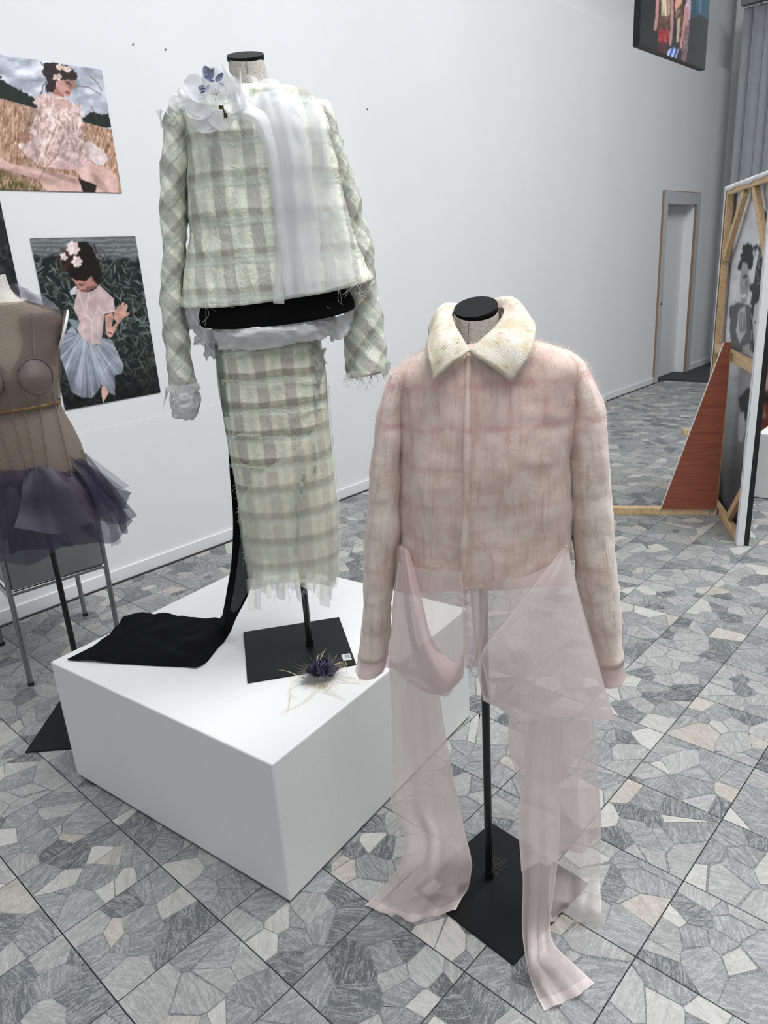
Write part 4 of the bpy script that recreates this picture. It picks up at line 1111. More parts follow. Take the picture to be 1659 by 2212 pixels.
# ------------------------------------------------------------------ tissue paper stuffing
def crumple(P, amp, s, seed):
    f = np.abs(noise_field(P, s, seed)) + .6 * np.abs(noise_field(P, s * 2.1, seed + 3))
    return P + normals(P) * ((f - .35) * amp)[..., None]
def make_tissue():
    F = FM; T = F.T
    root = empty('tissue_paper', F.b, F.rz); tag(root, 'crumpled white tissue paper bunched round the waist above the plaid skirt', 'tissue paper')
    lv = [(T(470, 690), T(712, 678), .12, .10), (T(462, 706), T(722, 690), .142, .11), (T(460, 726), T(722, 706), .145, .11), (T(468, 748), T(716, 716), .128, .10, 0, -.012)]
    P, uv = loft(lv, 40, 130, .8); P = crumple(P, .024, 13, 5.0); P = crumple(P, .006, 44, 8.0)
    grid('waist_wrap', P, TISSUE, root, uv, smooth=False)
    for pts in ([(404, 700, .02), (462, 712, .06), (462, 752, .06), (420, 744, .03)], [(708, 690, .05), (765, 668, .0), (758, 712, .0), (716, 740, .04)], [(430, 735, .0), (466, 740, .02), (464, 775, .02), (446, 772, .0)]):
        shard(root, 'paper_corner', F, pts, TISSUE, .02, 22, 22, .02, .03)
    root2 = empty('tissue_paper', F.b, F.rz); tag(root2, 'crumpled tissue paper poking out of the longer plaid sleeve cuff', 'tissue paper')
    P, uv = loft([(T(372, 846, .02), T(422, 840, .02), .03, .03), (T(368, 862, .02), T(430, 852, .02), .036, .036), (T(372, 890, .02), T(432, 872, .02), .034, .034), (T(374, 902, .02), T(420, 904, .02), .022, .022), (T(396, 902, .02), T(404, 903, .02), .003, .003)], 34, 60, .9)
    P = crumple(P, .012, 45, 2.0); grid('paper_wad', P, TISSUE, root2, uv, smooth=False)
make_tissue()

# ------------------------------------------------------------------ feather hair flower on the plinth
def make_hair_flower():
    F = Frame(at(696, 1466, 2, PL_Z)); R = random.Random(15)
    root = empty('hair_flower', F.b, F.rz)
    tag(root, 'dark violet chiffon hair flower with straw-coloured feathers lying on the plinth', 'hair clip')
    VI = Mat('violet_chiffon'); VIm = VI.done(VI.bsdf(VI.mix(VI.rng(VI.noise(VI.obj(), 40, 3), .3, .7), C(34, 29, 60), C(56, 47, 90)), .75, sheen=.2))
    for k in range(30):
        a = R.uniform(0, 2 * pi); el = R.uniform(.15, 1.45); d = np.array([cos(a) * cos(el), sin(a) * cos(el), sin(el)])
        c = np.array([.018 * cos(a) * R.random(), .012 * sin(a) * R.random(), .018])
        petal(root, 'petal', c, d * np.array([1.3, 1, .9]), (0, 0, 1) if el < .9 else (1, .2, 0), R.uniform(.030, .044), R.uniform(.046, .062), R.uniform(.006, .018), VIm, 9, .003)
    ST = plain('straw_feather', C(204, 190, 150), .7); SG = plain('grey_barbs', C(150, 146, 132), .8)
    Z = F.Z
    for pts in ([(688, 1482, .015), (668, 1505, .012), (640, 1525, .006), (604, 1541, .002)], [(694, 1484, .015), (712, 1495, .008), (746, 1513, .002)], [(706, 1484, .015), (722, 1494, .01), (740, 1508, .002)],
                [(650, 1460, .03), (630, 1478, .02), (628, 1496, .008), (640, 1510, .002)], [(650, 1462, .02), (620, 1450, .016), (598, 1447, .004)], [(720, 1436, .03), (744, 1430, .04), (750, 1444, .03), (745, 1458, .004)],
                [(716, 1440, .03), (738, 1432, .035), (748, 1448, .02)], [(735, 1462, .01), (770, 1466, .006), (800, 1474, .002)], [(730, 1468, .01), (760, 1474, .004), (788, 1478, .002)], [(628, 1500, .008), (624, 1525, .004), (617, 1545, .002)],
                [(692, 1424, .05), (698, 1411, .055), (704, 1402, .05)], [(684, 1428, .045), (688, 1416, .05), (697, 1410, .055)]):
        p = catmull(np.array([Z(a, b, PL_Z + z) for a, b, z in pts]), 12)
        MB().tube(p, .0013, 6, .0003).build('feather_quill', ST, root, smooth=True)
    g = MB()
    for i in range(220):
        a = R.uniform(0, 2 * pi); c = np.array([.035 * cos(a), .022 * sin(a), R.uniform(.004, .03)]); l = R.uniform(.015, .05)
        d = np.array([cos(a), sin(a), R.uniform(-.1, .8)]); b = c + d * l; b[2] = max(b[2], .002)
        g.tube([c, (c + b) / 2 + np.array([0, 0, .003]), b], .00025, 3)
    o = g.build('feather_barbs', SG, root); o['kind'] = 'stuff'
    g = MB()
    for i in range(160):
        c = Z(R.gauss(697, 12), R.gauss(1480, 5), PL_Z + .004); g.tube([c, c + np.array([R.gauss(0, .005), R.gauss(0, .005), R.uniform(0, .004)])], .0004, 3)
    o = g.build('feather_down', plain('down_brown', C(190, 172, 138), .9), root); o['kind'] = 'stuff'
    a, b, c = Z(665, 1472, PL_Z + .008), Z(652, 1462, PL_Z + .016), Z(650, 1476, PL_Z + .005)
    MB().bar(a, b, .006, .0015, (0, 1, 0)).bar(a, c, .006, .0015, (0, 1, 0)).build('clip', plain('bright_steel', C(190, 190, 192), .25, 1.0), root)
make_hair_flower()
# ------------------------------------------------------------------ dress form with violet tulle dress, partly outside the picture
def make_form_left():
    F = FL; root = empty('dress_form', F.b, F.rz)
    tag(root, 'pale satin dress form in front of the chair wearing the violet tulle dress', 'mannequin', 'dress forms')
    pl = plate(root, F, (.948, 2.626, 0), radians(45))
    pole(root, .006, 1.0)
    x = -.006
    prof = [(1.715, .052, .05, .05, x), (1.675, .055, .052, .052, x), (1.645, .064, .056, .056, x), (1.615, .095, .062, .065, x), (1.585, .16, .07, .08, x), (1.55, .19, .08, .09, x), (1.50, .178, .095, .095, x),
            (1.44, .163, .118, .09, x), (1.38, .152, .128, .085, x), (1.31, .138, .108, .08, x), (1.262, .131, .098, .08, x), (1.19, .150, .105, .09, x), (1.11, .170, .11, .10, x), (1.02, .178, .11, .105, x), (.96, .172, .105, .10, x), (.955, .02, .02, .02, x)]
    lv = [(np.array([x - w, 0, z]), np.array([x + w, 0, z]), f, b, 0) for z, w, f, b, x in prof]
    P, uv = loft(lv, 80, 64, .95)
    zt = prof[0][0]; w = np.clip((P[..., 2] - (zt - .10)) / .10, 0, 1); P[..., 2] += P[..., 1] * NECK_TAN * w
    grid('torso', P, mat_linen('pale_jersey', C(184, 180, 172), C(208, 204, 196)), root, uv)
    neck_cap(root, x, 0, zt, .054, (radians(23), 0))
    # padded shoulder ends with pale armhole plates
    for s in (1, -1):
        Q = []
        for v in np.linspace(0, 1, 12):
            r = sin(pi / 2 * v); Q.append([(x + s * (.196 - .012 * v ** 4), .062 * r * cos(a), 1.505 + .072 * r * sin(a)) for a in np.linspace(0, 2 * pi, 28)])
        Q = np.array(Q)
        Q[..., 0] += s * .45 * (Q[..., 2] - 1.505)
        grid('armhole_plate', Q, plain('white_satin_cap', C(226, 226, 222), .4), root)
    return lv, root
LV_LEFT, ROOT_LEFT = make_form_left()

def make_tulle_dress():
    F = FL; T = F.T; R = random.Random(31); x = -.006
    root = empty('tulle_dress', F.b, F.rz)
    tag(root, 'sheer grey-violet tulle dress with corset seams, gold belt and dark violet skirt', 'dress')
    def net(name, c, op):
        m = Mat(name); uv = m.uv()
        n = m.nd('ShaderNodeTexVoronoi', {'Vector': uv, 'Scale': 260.0, 'Randomness': .0}, feature='DISTANCE_TO_EDGE').outputs['Distance']
        d = m.rng(n, .10, .2, 1, 0)
        o = m.ma('ADD', op, m.ma('MULTIPLY', d, .22), clamp=True)
        b = m.mixsh(.3, m.nd('ShaderNodeBsdfDiffuse', {'Color': c}).outputs[0], m.nd('ShaderNodeBsdfTranslucent', {'Color': c}).outputs[0])
        return m.done(m.mixsh(o, m.nd('ShaderNodeBsdfTransparent').outputs[0], b))
    NET, NETV = net('taupe_tulle', C(124, 106, 92), .50), net('mauve_tulle', C(110, 94, 98), .34)
    VT = sheer('violet_tulle', C(38, 30, 60), .66, streak=.3, glow=.25); VT2 = sheer('grey_violet_tulle', C(96, 88, 108), .42, streak=.3, glow=.35)
    SEAM = plain('mauve_seam', C(104, 88, 92), .8)
    top = [l for l in LV_LEFT if .95 < l[0][2] < 1.63]
    lv = [(l[0] + np.array([-.008, 0, 0]), l[1] + np.array([.008, 0, 0]), l[2] + .008, l[3] + .008, 0) for l in top]
    P, uv = loft(lv, 70, 72, .95); P = wrinkle(P, .002, 20, 3.0); grid('bodice', P, NET, root, uv)
    st = lambda z, a, off=.012: None
    def on(xx, z, off=.010):
        zs = [l[0][2] for l in lv]
        i = max([k for k in range(len(zs) - 1) if zs[k] >= z] or [0]); f = min(max((zs[i] - z) / (zs[i] - zs[i + 1]), 0), 1)
        w = lv[i][1][0] * (1 - f) + lv[i + 1][1][0] * f - x; t = lv[i][2] * (1 - f) + lv[i + 1][2] * f
        q = min(abs((xx - x) / w), .999)
        return np.array([xx, -(t * (1 - q ** 2.05) ** (1 / 2.05) + off), z])
    # darker yoke over the shoulder
    for s in (1, -1):
        rows = [[on(x + s * a, z) for a in (.06, .11, .16, .19)] for z in (1.575, 1.54, 1.50)] + [[on(x + s * a, 1.45) for a in (.04, .09, .13, .165)], [on(x + s * a, z_) for a, z_ in ((.0, 1.40), (.05, 1.405), (.10, 1.42), (.145, 1.40))]]
        Q, u = sheet(rows, 16, 20); grid('yoke', Q, NETV, root, u)
        # cup ring and cup
        cx, cz = x + s * .074, 1.378
        pts = [on(cx + .052 * cos(a), cz + .058 * sin(a), .013) for a in np.linspace(0, 2 * pi, 40)]
        MB().tube(pts, .0034, 7).build('cup_wire', plain('mauve_bias_tape', C(84, 72, 76), .8), root, smooth=True)
        Q = np.array([[on(cx + .05 * r * cos(a), cz + .056 * r * sin(a), .013 + .022 * (1 - r * r)) for a in np.linspace(0, 2 * pi, 30)] for r in np.linspace(0, 1, 10)])
        u = np.stack([Q[..., 0], Q[..., 2]], -1); grid('cup', Q, sheer('mauve_cup', C(150, 134, 138), .30, glow=.3) if s > 0 else bpy.data.materials['mauve_cup'], root, u)
        for a0, a1, z0, z1 in ((.105, .082, 1.575, 1.44), (.07, .045, 1.32, 1.0), (.115, .12, 1.32, 1.02), (.02, .012, 1.32, 1.0)):
            pts = [on(x + s * (a0 + (a1 - a0) * f), z0 + (z1 - z0) * f, .011) for f in np.linspace(0, 1, 14)]
            MB().tube(pts, .0022, 5).build('boning_seam', SEAM, root)
    # ruffle at the shoulder
    for p in ([(.07, -.02, 1.66), (.10, -.03, 1.655), (.15, -.02, 1.60), (.09, -.03, 1.60)], [(.09, -.01, 1.645), (.15, -.01, 1.625), (.19, -.02, 1.58), (.10, -.03, 1.59)], [(.05, .01, 1.67), (.08, .0, 1.67), (.13, -.01, 1.61), (.06, -.02, 1.63)]):
        p = [np.array(q) for q in p]
        rows = [[p[0], (p[0] + p[1]) / 2 + np.array([0, -.01, 0]), p[1]], [p[3], (p[2] + p[3]) / 2 + np.array([0, -.01, 0]), p[2]]]
        Q, u = sheet(rows, 10, 6); grid('shoulder_ruffle', Q, VT2, root, u)
    # belt
    Q, u = loft([(np.array([x - .140, 0, z]), np.array([x + .140, 0, z + dz]), .111, .092, 0) for z, dz in ((1.277, .004), (1.265, .004))], 4, 64, .95)
    o = grid('belt', Q, plain('old_gold_ribbon', C(110, 84, 50), .45, .3), root, u); solid(o, .002)
    # skirt: overlapping pointed godets of tulle springing from the hip
    for k in range(16):
        a = -2.3 + k * .31; a2 = a + R.uniform(.36, .5)
        # angle 0 points at the viewer, + to the right
        def hip(b, z, r): return np.array([x + r * 1.05 * sin(b), -r * .72 * cos(b), z])
        z0 = R.uniform(1.02, 1.075); zl = R.uniform(.80, .90); rr = R.uniform(.26, .32)
        rows = [[hip(a, z0, .172), hip((a + a2) / 2, z0 + .012, .176), hip(a2, z0, .172)],
                [hip(a - .05, (z0 * 2 + zl) / 3, (.172 * 2 + rr) / 3 + .01), hip((a + a2) / 2, (z0 * 2 + zl) / 3, .215), hip(a2 + .05, (z0 * 2 + zl) / 3, (.172 * 2 + rr) / 3 + .01)],
                [hip(a - .10, (z0 + zl * 2) / 3, (.172 + rr * 2) / 3), hip((a + a2) / 2, (z0 + zl * 2) / 3 - .02, .245), hip(a2 + .1, (z0 + zl * 2) / 3, (.172 + rr * 2) / 3)],
                [hip(a - .14, zl + R.uniform(-.03, .03), rr), hip((a + a2) / 2, zl - R.uniform(.02, .07), rr * .92), hip(a2 + .14, zl + R.uniform(-.03, .03), rr)]]
        Q, u = sheet(rows, 16, 18, fold=.008, nf=1.6, seed=k); grid('tulle_godet', Q, VT if k % 4 else VT2, root, u)
    # the stiff points standing out at the side
    for pts, mt in (([(170, 968, .02), (180, 975, .03), (280, 1050, .02), (240, 1062, .03)], VT2), ([(172, 975, .03), (190, 1000, .04), (284, 1066, .03), (250, 1092, .04)], VT2), ([(180, 1000, .05), (200, 1020, .06), (278, 1098, .05), (236, 1100, .06)], VT),
                    ([(150, 985, .08), (200, 1010, .07), (246, 1128, .06), (190, 1120, .08)], VT), ([(228, 1040, .0), (236, 1060, .0), (262, 1172, .0), (240, 1180, .01)], VT2), ([(60, 1010, .13), (150, 1020, .11), (220, 1170, .10), (120, 1180, .12)], VT), ([(0, 1015, .13), (70, 1015, .13), (160, 1180, .13), (20, 1190, .14)], VT)):
        p = [T(*q) for q in pts]
        rows = [[p[0], (p[0] + p[1]) / 2 + np.array([0, -.008, 0]), p[1]], [(p[0] * .5 + p[3] * .5), sum(p) / 4 + np.array([0, -.014, 0]), (p[1] + p[2]) / 2], [p[3], (p[2] + p[3]) / 2 + np.array([0, -.01, 0]), p[2]]]
        Q, u = sheet(rows, 12, 14, fold=.003, nf=2, seed=2); grid('tulle_godet', Q, mt, root, u)
    Q, u = loft([(np.array([x - .178, 0, 1.045]), np.array([x + .178, 0, 1.045]), .115, .11), (np.array([x - .20, 0, .97]), np.array([x + .20, 0, .97]), .15, .14), (np.array([x - .21, 0, .90]), np.array([x + .21, 0, .90]), .165, .15)], 14, 60, .95)
    grid('underskirt', Q, sheer('violet_underskirt', C(40, 32, 66), .62, glow=.2), root, u)
make_tulle_dress()

# ------------------------------------------------------------------ chair behind the tulle dress
def make_chair():
    root = empty('chair', (1.14, 3.34, 0), 0.0)
    tag(root, 'chrome-framed chair with grey upholstered back standing behind the violet dress', 'chair')
    CH = plain('brushed_chrome', C(150, 152, 154), .28, .9); PAD = plain('grey_leatherette', C(104, 104, 104), .55, var=.15); FT = plain('black_rubber', C(20, 20, 20), .7)
    A, Bp, Cc, D = np.array([.93, 3.107]), np.array([1.34, 3.07]), np.array([1.411, 3.58]), np.array([.999, 3.619])
    o = np.array([1.14, 3.34])
    pt = lambda q, z, back=0.0: (q[0] - o[0], q[1] - o[1] - back, z)
    def leg(q, z1, back=0):
        l = MB().tube([pt(q, .012), pt(q, z1, back)], .0115, 14).build('leg', CH, root, smooth=True)
        MB().tube([pt(q, 0), pt(q, .016)], .0135, 12).build('foot', FT, l, smooth=True)
    leg(A, .86, .03); leg(Bp, .86, .03); leg(Cc, .435); leg(D, .435)
    for a, b, z, n in ((A, Bp, .442, 'back_rail'), (A, D, .425, 'side_rail'), (Bp, Cc, .425, 'side_rail'), (D, Cc, .425, 'front_rail'), (A, Bp, .855, 'top_rail')):
        MB().tube([pt(a, z, .015 if z < .5 else .03), pt(b, z, .015 if z < .5 else .03)], .0105, 12).build(n, CH, root, smooth=True)
    e = (Bp - A); e3 = np.array([e[0], e[1], 0])
    m = MB(); P = []
    q0 = np.array(pt(A, .455, .016)); q1 = np.array(pt(Bp, .455, .016)); u = (q1 - q0)
    b = MB().bar(q0 + np.array([0, 0, .195]) + u * .03, q1 + np.array([0, -.008, .195]) - u * .03, .385, .022, (0, 0, 1)).build('backrest', PAD, root); bevel(b, .006, 2)
    s = MB().box(-.2, .2, -.24, .24, .44, .485).build('seat', PAD, root); bevel(s, .014, 2); s.location = (.03, .005, 0); s.rotation_euler = (0, 0, math.atan2(e[1], e[0]))
make_chair()

# ------------------------------------------------------------------ printed pictures: colour per point of a fine sheet
def srgb(c): 
    c = np.asarray(c, float) / 255; return np.where(c > .04045, ((c + .055) / 1.055) ** 2.4, c / 12.92)
_lat = rng.random((256, 256))
def vn(x, y):
    xi, yi = np.floor(x).astype(int), np.floor(y).astype(int); fx, fy = x - xi, y - yi
    fx, fy = fx * fx * (3 - 2 * fx), fy * fy * (3 - 2 * fy); g = lambda a, b: _lat[a % 256, b % 256]
    return (g(xi, yi) * (1 - fx) + g(xi + 1, yi) * fx) * (1 - fy) + (g(xi, yi + 1) * (1 - fx) + g(xi + 1, yi + 1) * fx) * fy
def fbm(x, y, o=4):
    s = 0; a = .5
    for i in range(o): s = s + a * vn(x * 2 ** i + 17 * i, y * 2 ** i - 9 * i); a *= .5
    return s
class Print:
    """a picture drawn over a sheet; x, y are the drawing coordinates of each point of the sheet"""
    def __init__(s, x, y, base): s.x, s.y = x, y; s.img = np.empty(x.shape + (3,)); s.img[:] = base
    def put(s, m, col):
        m = np.clip(m, 0, 1)[..., None]; s.img = s.img * (1 - m) + np.asarray(col) * m
    def poly(s, pts, jit=0.0, js=30.0):
        x = s.x + (jit * (fbm(s.x / js, s.y / js) - .47) * 2 if jit else 0); y = s.y + (jit * (fbm(s.x / js + 40, s.y / js) - .47) * 2 if jit else 0)
        ins = np.zeros(s.x.shape, bool); n = len(pts)
        for i in range(n):
            (x0, y0), (x1, y1) = pts[i], pts[(i + 1) % n]
            if y0 == y1: continue
            c = ((y0 > y) != (y1 > y)) & (x < (x1 - x0) * (y - y0) / (y1 - y0) + x0); ins ^= c
        return ins.astype(float)
    def ell(s, cx, cy, rx, ry, rot=0.0, soft=.15):
        c, k = cos(rot), sin(rot); u = ((s.x - cx) * c + (s.y - cy) * k) / rx; v = (-(s.x - cx) * k + (s.y - cy) * c) / ry
        return np.clip((1 + soft - np.sqrt(u * u + v * v)) / soft, 0, 1)
    def line(s, pts, w):
        m = np.zeros(s.x.shape)
        for (x0, y0), (x1, y1) in zip(pts[:-1], pts[1:]):
            dx, dy = x1 - x0, y1 - y0; t = np.clip(((s.x - x0) * dx + (s.y - y0) * dy) / (dx * dx + dy * dy + 1e-9), 0, 1)
            d = np.hypot(s.x - x0 - t * dx, s.y - y0 - t * dy); m = np.maximum(m, np.clip(1.5 - d / (w / 2), 0, 1))
        return m
    def bloom(s, cx, cy, r, col, n=6, squash=.8, seed=0):
        R = random.Random(seed + int(cx))
        for k in range(n):
            a = 2 * pi * k / n + R.uniform(-.3, .3); d = r * R.uniform(.42, .62); v = R.uniform(-22, 14)
            s.put(s.ell(cx + d * cos(a), cy + d * sin(a) * squash, r * .52, r * .34, a, .5), np.asarray(col) + v)
        s.put(s.ell(cx, cy, r * .22, r * .2, 0, .8) * .6, np.asarray(col) * .78)
    def shade(s, m, f):
        s.img = s.img * (1 - np.clip(m, 0, 1)[..., None] * (1 - np.asarray(f)[..., None] if np.ndim(f) else np.clip(m, 0, 1)[..., None] * (1 - f)))
    def mul(s, m, f):
        m = np.clip(m, 0, 1); s.img = s.img * (1 + m * (f - 1))[..., None]
    def colours(s, k=1.1):
        s.img = s.img * (.90 + .22 * fbm(s.x / 55, s.y / 55, 5))[..., None] + (vn(s.x / 4.5, s.y / 4.5)[..., None] - .5) * 12
        q = np.pad(s.img, ((1, 1), (1, 1), (0, 0)), mode='edge'); s.img = s.img * .4 + .15 * (q[:-2, 1:-1] + q[2:, 1:-1] + q[1:-1, :-2] + q[1:-1, 2:])
        c = np.clip(srgb(np.clip(s.img, 0, 255)) * k, 0, .9); return np.concatenate([c, np.ones(c.shape[:2] + (1,))], -1)
def mat_print(name, rough, coat=0.0, spec=.5):
    m = Mat(name); return m.done(m.bsdf(m.attr('tint').outputs['Color'], rough, 0, None, spec, coat=coat))
PAPER, GLOSS, CANV = mat_print('photo_paper_print', .4, 0, .35), mat_print('gloss_canvas_print', .25, .2), mat_print('canvas_back_print', .8)

def wall_print(name, x0, x1, z0, z1, step, crop, scale, paint, label):
    nx, nzz = int((x1 - x0) / step), int((z1 - z0) / step)
    X, Zz = np.meshgrid(np.linspace(x0, x1, nx), np.linspace(z1, z0, nzz))
    Y = np.full(X.shape, WALL_Y - .004)
    W = np.stack([X, Y, Zz], -1); px, py = project(W.reshape(-1, 3)); px = px.reshape(X.shape); py = py.reshape(X.shape)
    pr = Print((px - crop[0]) * scale, (py - crop[1]) * scale, (128, 128, 128)); paint(pr)
    lift = .004 * np.clip(vn(X * 6, Zz * 6) - .3, 0, 1) * np.clip((z0 + .1 - Zz) / .1, 0, 1)
    P = np.stack([X - x0, -.002 - lift, Zz - z0], -1)
    o = grid(name, P, PAPER, None, None, True, pr.colours(1.16), flip=True); o.location = (x0, WALL_Y - .0025, z0); solid(o, .0006, 0)
    tag(o, label, 'photograph', 'photo prints on the long wall')
    return o

def paint_field(p):
    x, y = p.x, p.y
    cl = fbm(x / 300 + 3, y / 110, 5)
    p.img[:] = np.array([176, 180, 192]) ; p.img += ((cl - .47) * 190)[..., None]
    hor = 565 + x * .285
    p.put(p.poly([(-1500, -120), (0, 290), (60, 340), (150, 400), (250, 450), (450, 570), (490, 700), (200, 650), (0, 580), (-1500, 100)], 40, 40), (30, 38, 34))
    p.put(p.poly([(1080, 840), (1200, 755), (1330, 770), (1440, 785), (1500, 960), (1100, 900)], 40, 40), (32, 38, 34))
    fld = (y > hor).astype(float); st = fbm(x / 14 + y / 60, y / 70, 4); st2 = fbm(x / 7 - y / 40, y / 40 + 20, 3)
    tan = np.array([168, 134, 114]) + (((st - .47) * 150 + (st2 - .45) * 120)[..., None])
    p.put(fld, tan)
    gr = np.clip((y - (1500 + x * .42)) / 90, 0, 1) * (fbm(x / 30, y / 60) > .36)
    p.put(gr, np.array([104, 96, 62]) + ((st2 - .45) * 150)[..., None])
    dr = p.poly([(620, 500), (760, 520), (900, 570), (975, 640), (1080, 655), (1090, 900), (1130, 1150), (1190, 1370), (1000, 1440), (700, 1390), (590, 1480), (430, 1410), (280, 1270), (230, 1180), (390, 1150), (400, 960), (490, 700), (430, 620), (540, 510)], 34, 30)
    skin = np.array([204, 168, 160])
    leg = np.maximum(p.poly([(-500, 1300), (0, 1350), (150, 1440), (480, 1490), (700, 1530), (1040, 1620), (1105, 1830), (640, 1830), (500, 1640), (0, 1500), (-500, 1420)], 8), p.poly([(1000, 1520), (1250, 1450), (1450, 1500), (1575, 1640), (1560, 1830), (1250, 1830), (1290, 1720), (1080, 1640)], 8))
    p.put(leg, skin + ((fbm(x / 160, y / 120) - .47) * 70)[..., None])
    p.mul(p.poly([(1040, 1630), (1285, 1720), (1255, 1830), (1110, 1830)], 6), .25)
    p.mul(p.ell(800, 1600, 240, 26, .35, .8), .82); p.mul(p.ell(1330, 1700, 130, 30, .9, .8), .84); p.mul(p.ell(300, 1590, 330, 40, .22, .9), .86)
    p.put(p.poly([(600, 1390), (870, 1350), (1180, 1380), (1250, 1450), (1000, 1525), (560, 1480)], 10), np.array([206, 174, 172]) + ((fbm(x / 60, y / 30) - .47) * 60)[..., None])
    p.put(p.poly([(1110, 1150), (1200, 1140), (1370, 1260), (1435, 1380), (1380, 1470), (1250, 1430), (1100, 1290)], 20), np.array([208, 192, 190]) + ((fbm(x / 50, y / 40) - .47) * 70)[..., None])
    fu = fbm(x / 26 + fbm(x / 90, y / 90) * 5, y / 60, 5); fu2 = fbm(x / 12, y / 26 + 50, 3)
    p.put(dr, np.array([206, 178, 172]) + (((fu - .47) * 170 + (fu2 - .45) * 60)[..., None]))
    p.mul(p.ell(450, 1000, 90, 330, .1, .8), .86); p.mul(p.ell(960, 1200, 160, 200, 0, .9), .86)
    p.put(p.poly([(680, 590), (780, 660), (860, 700), (940, 690), (960, 620), (830, 570)], 6), (196, 160, 154))
    p.put(p.poly([(310, 1120), (380, 980), (400, 1130), (330, 1160)], 8), (150, 106, 92))
    # head
    p.put(p.poly([(690, 500), (750, 400), (840, 470), (850, 560), (760, 530)], 5), (160, 112, 104))
    p.put(p.poly([(735, 320), (990, 320), (1003, 390), (985, 430), (950, 470), (935, 520), (900, 555), (830, 520), (760, 450)], 5), (188, 140, 130))
    p.mul(p.ell(950, 360, 70, 60, 0, .6), .78); p.put(p.ell(905, 368, 40, 9, .5, .4), (60, 40, 40)); p.put(p.ell(895, 492, 30, 12, .5, .4), (128, 66, 66)); p.mul(p.ell(930, 440, 18, 40, .2, .8), .85)
    p.put(p.poly([(580, 110), (700, 85), (780, 95), (930, 150), (1040, 275), (1010, 325), (880, 315), (800, 325), (745, 350), (735, 430), (690, 500), (630, 480), (600, 420), (640, 340), (580, 260), (570, 180)], 20, 26), (44, 32, 34))
    for a in ([(600, 150), (560, 120), (540, 90)], [(640, 330), (570, 400), (560, 470), (535, 510)], [(660, 360), (600, 450), (640, 500)], [(580, 260), (560, 210), (590, 170)]): p.put(p.line(a, 12), (48, 36, 38))
    for cx, cy, r in ((760, 290, 44), (790, 150, 40), (900, 180, 38), (850, 170, 26)): p.bloom(cx, cy, r * 1.2, (216, 194, 186), 5)
    for a in ([(755, 930), (690, 1070), (600, 1300)], [(1180, 260), (1290, 360), (1360, 480)], [(1210, 670), (1250, 750), (1290, 880)], [(770, 1300), (600, 1500), (520, 1640)], [(1030, 400), (1180, 420), (1340, 520)]): p.put(p.line(a, 9) * .8, (88, 66, 60))
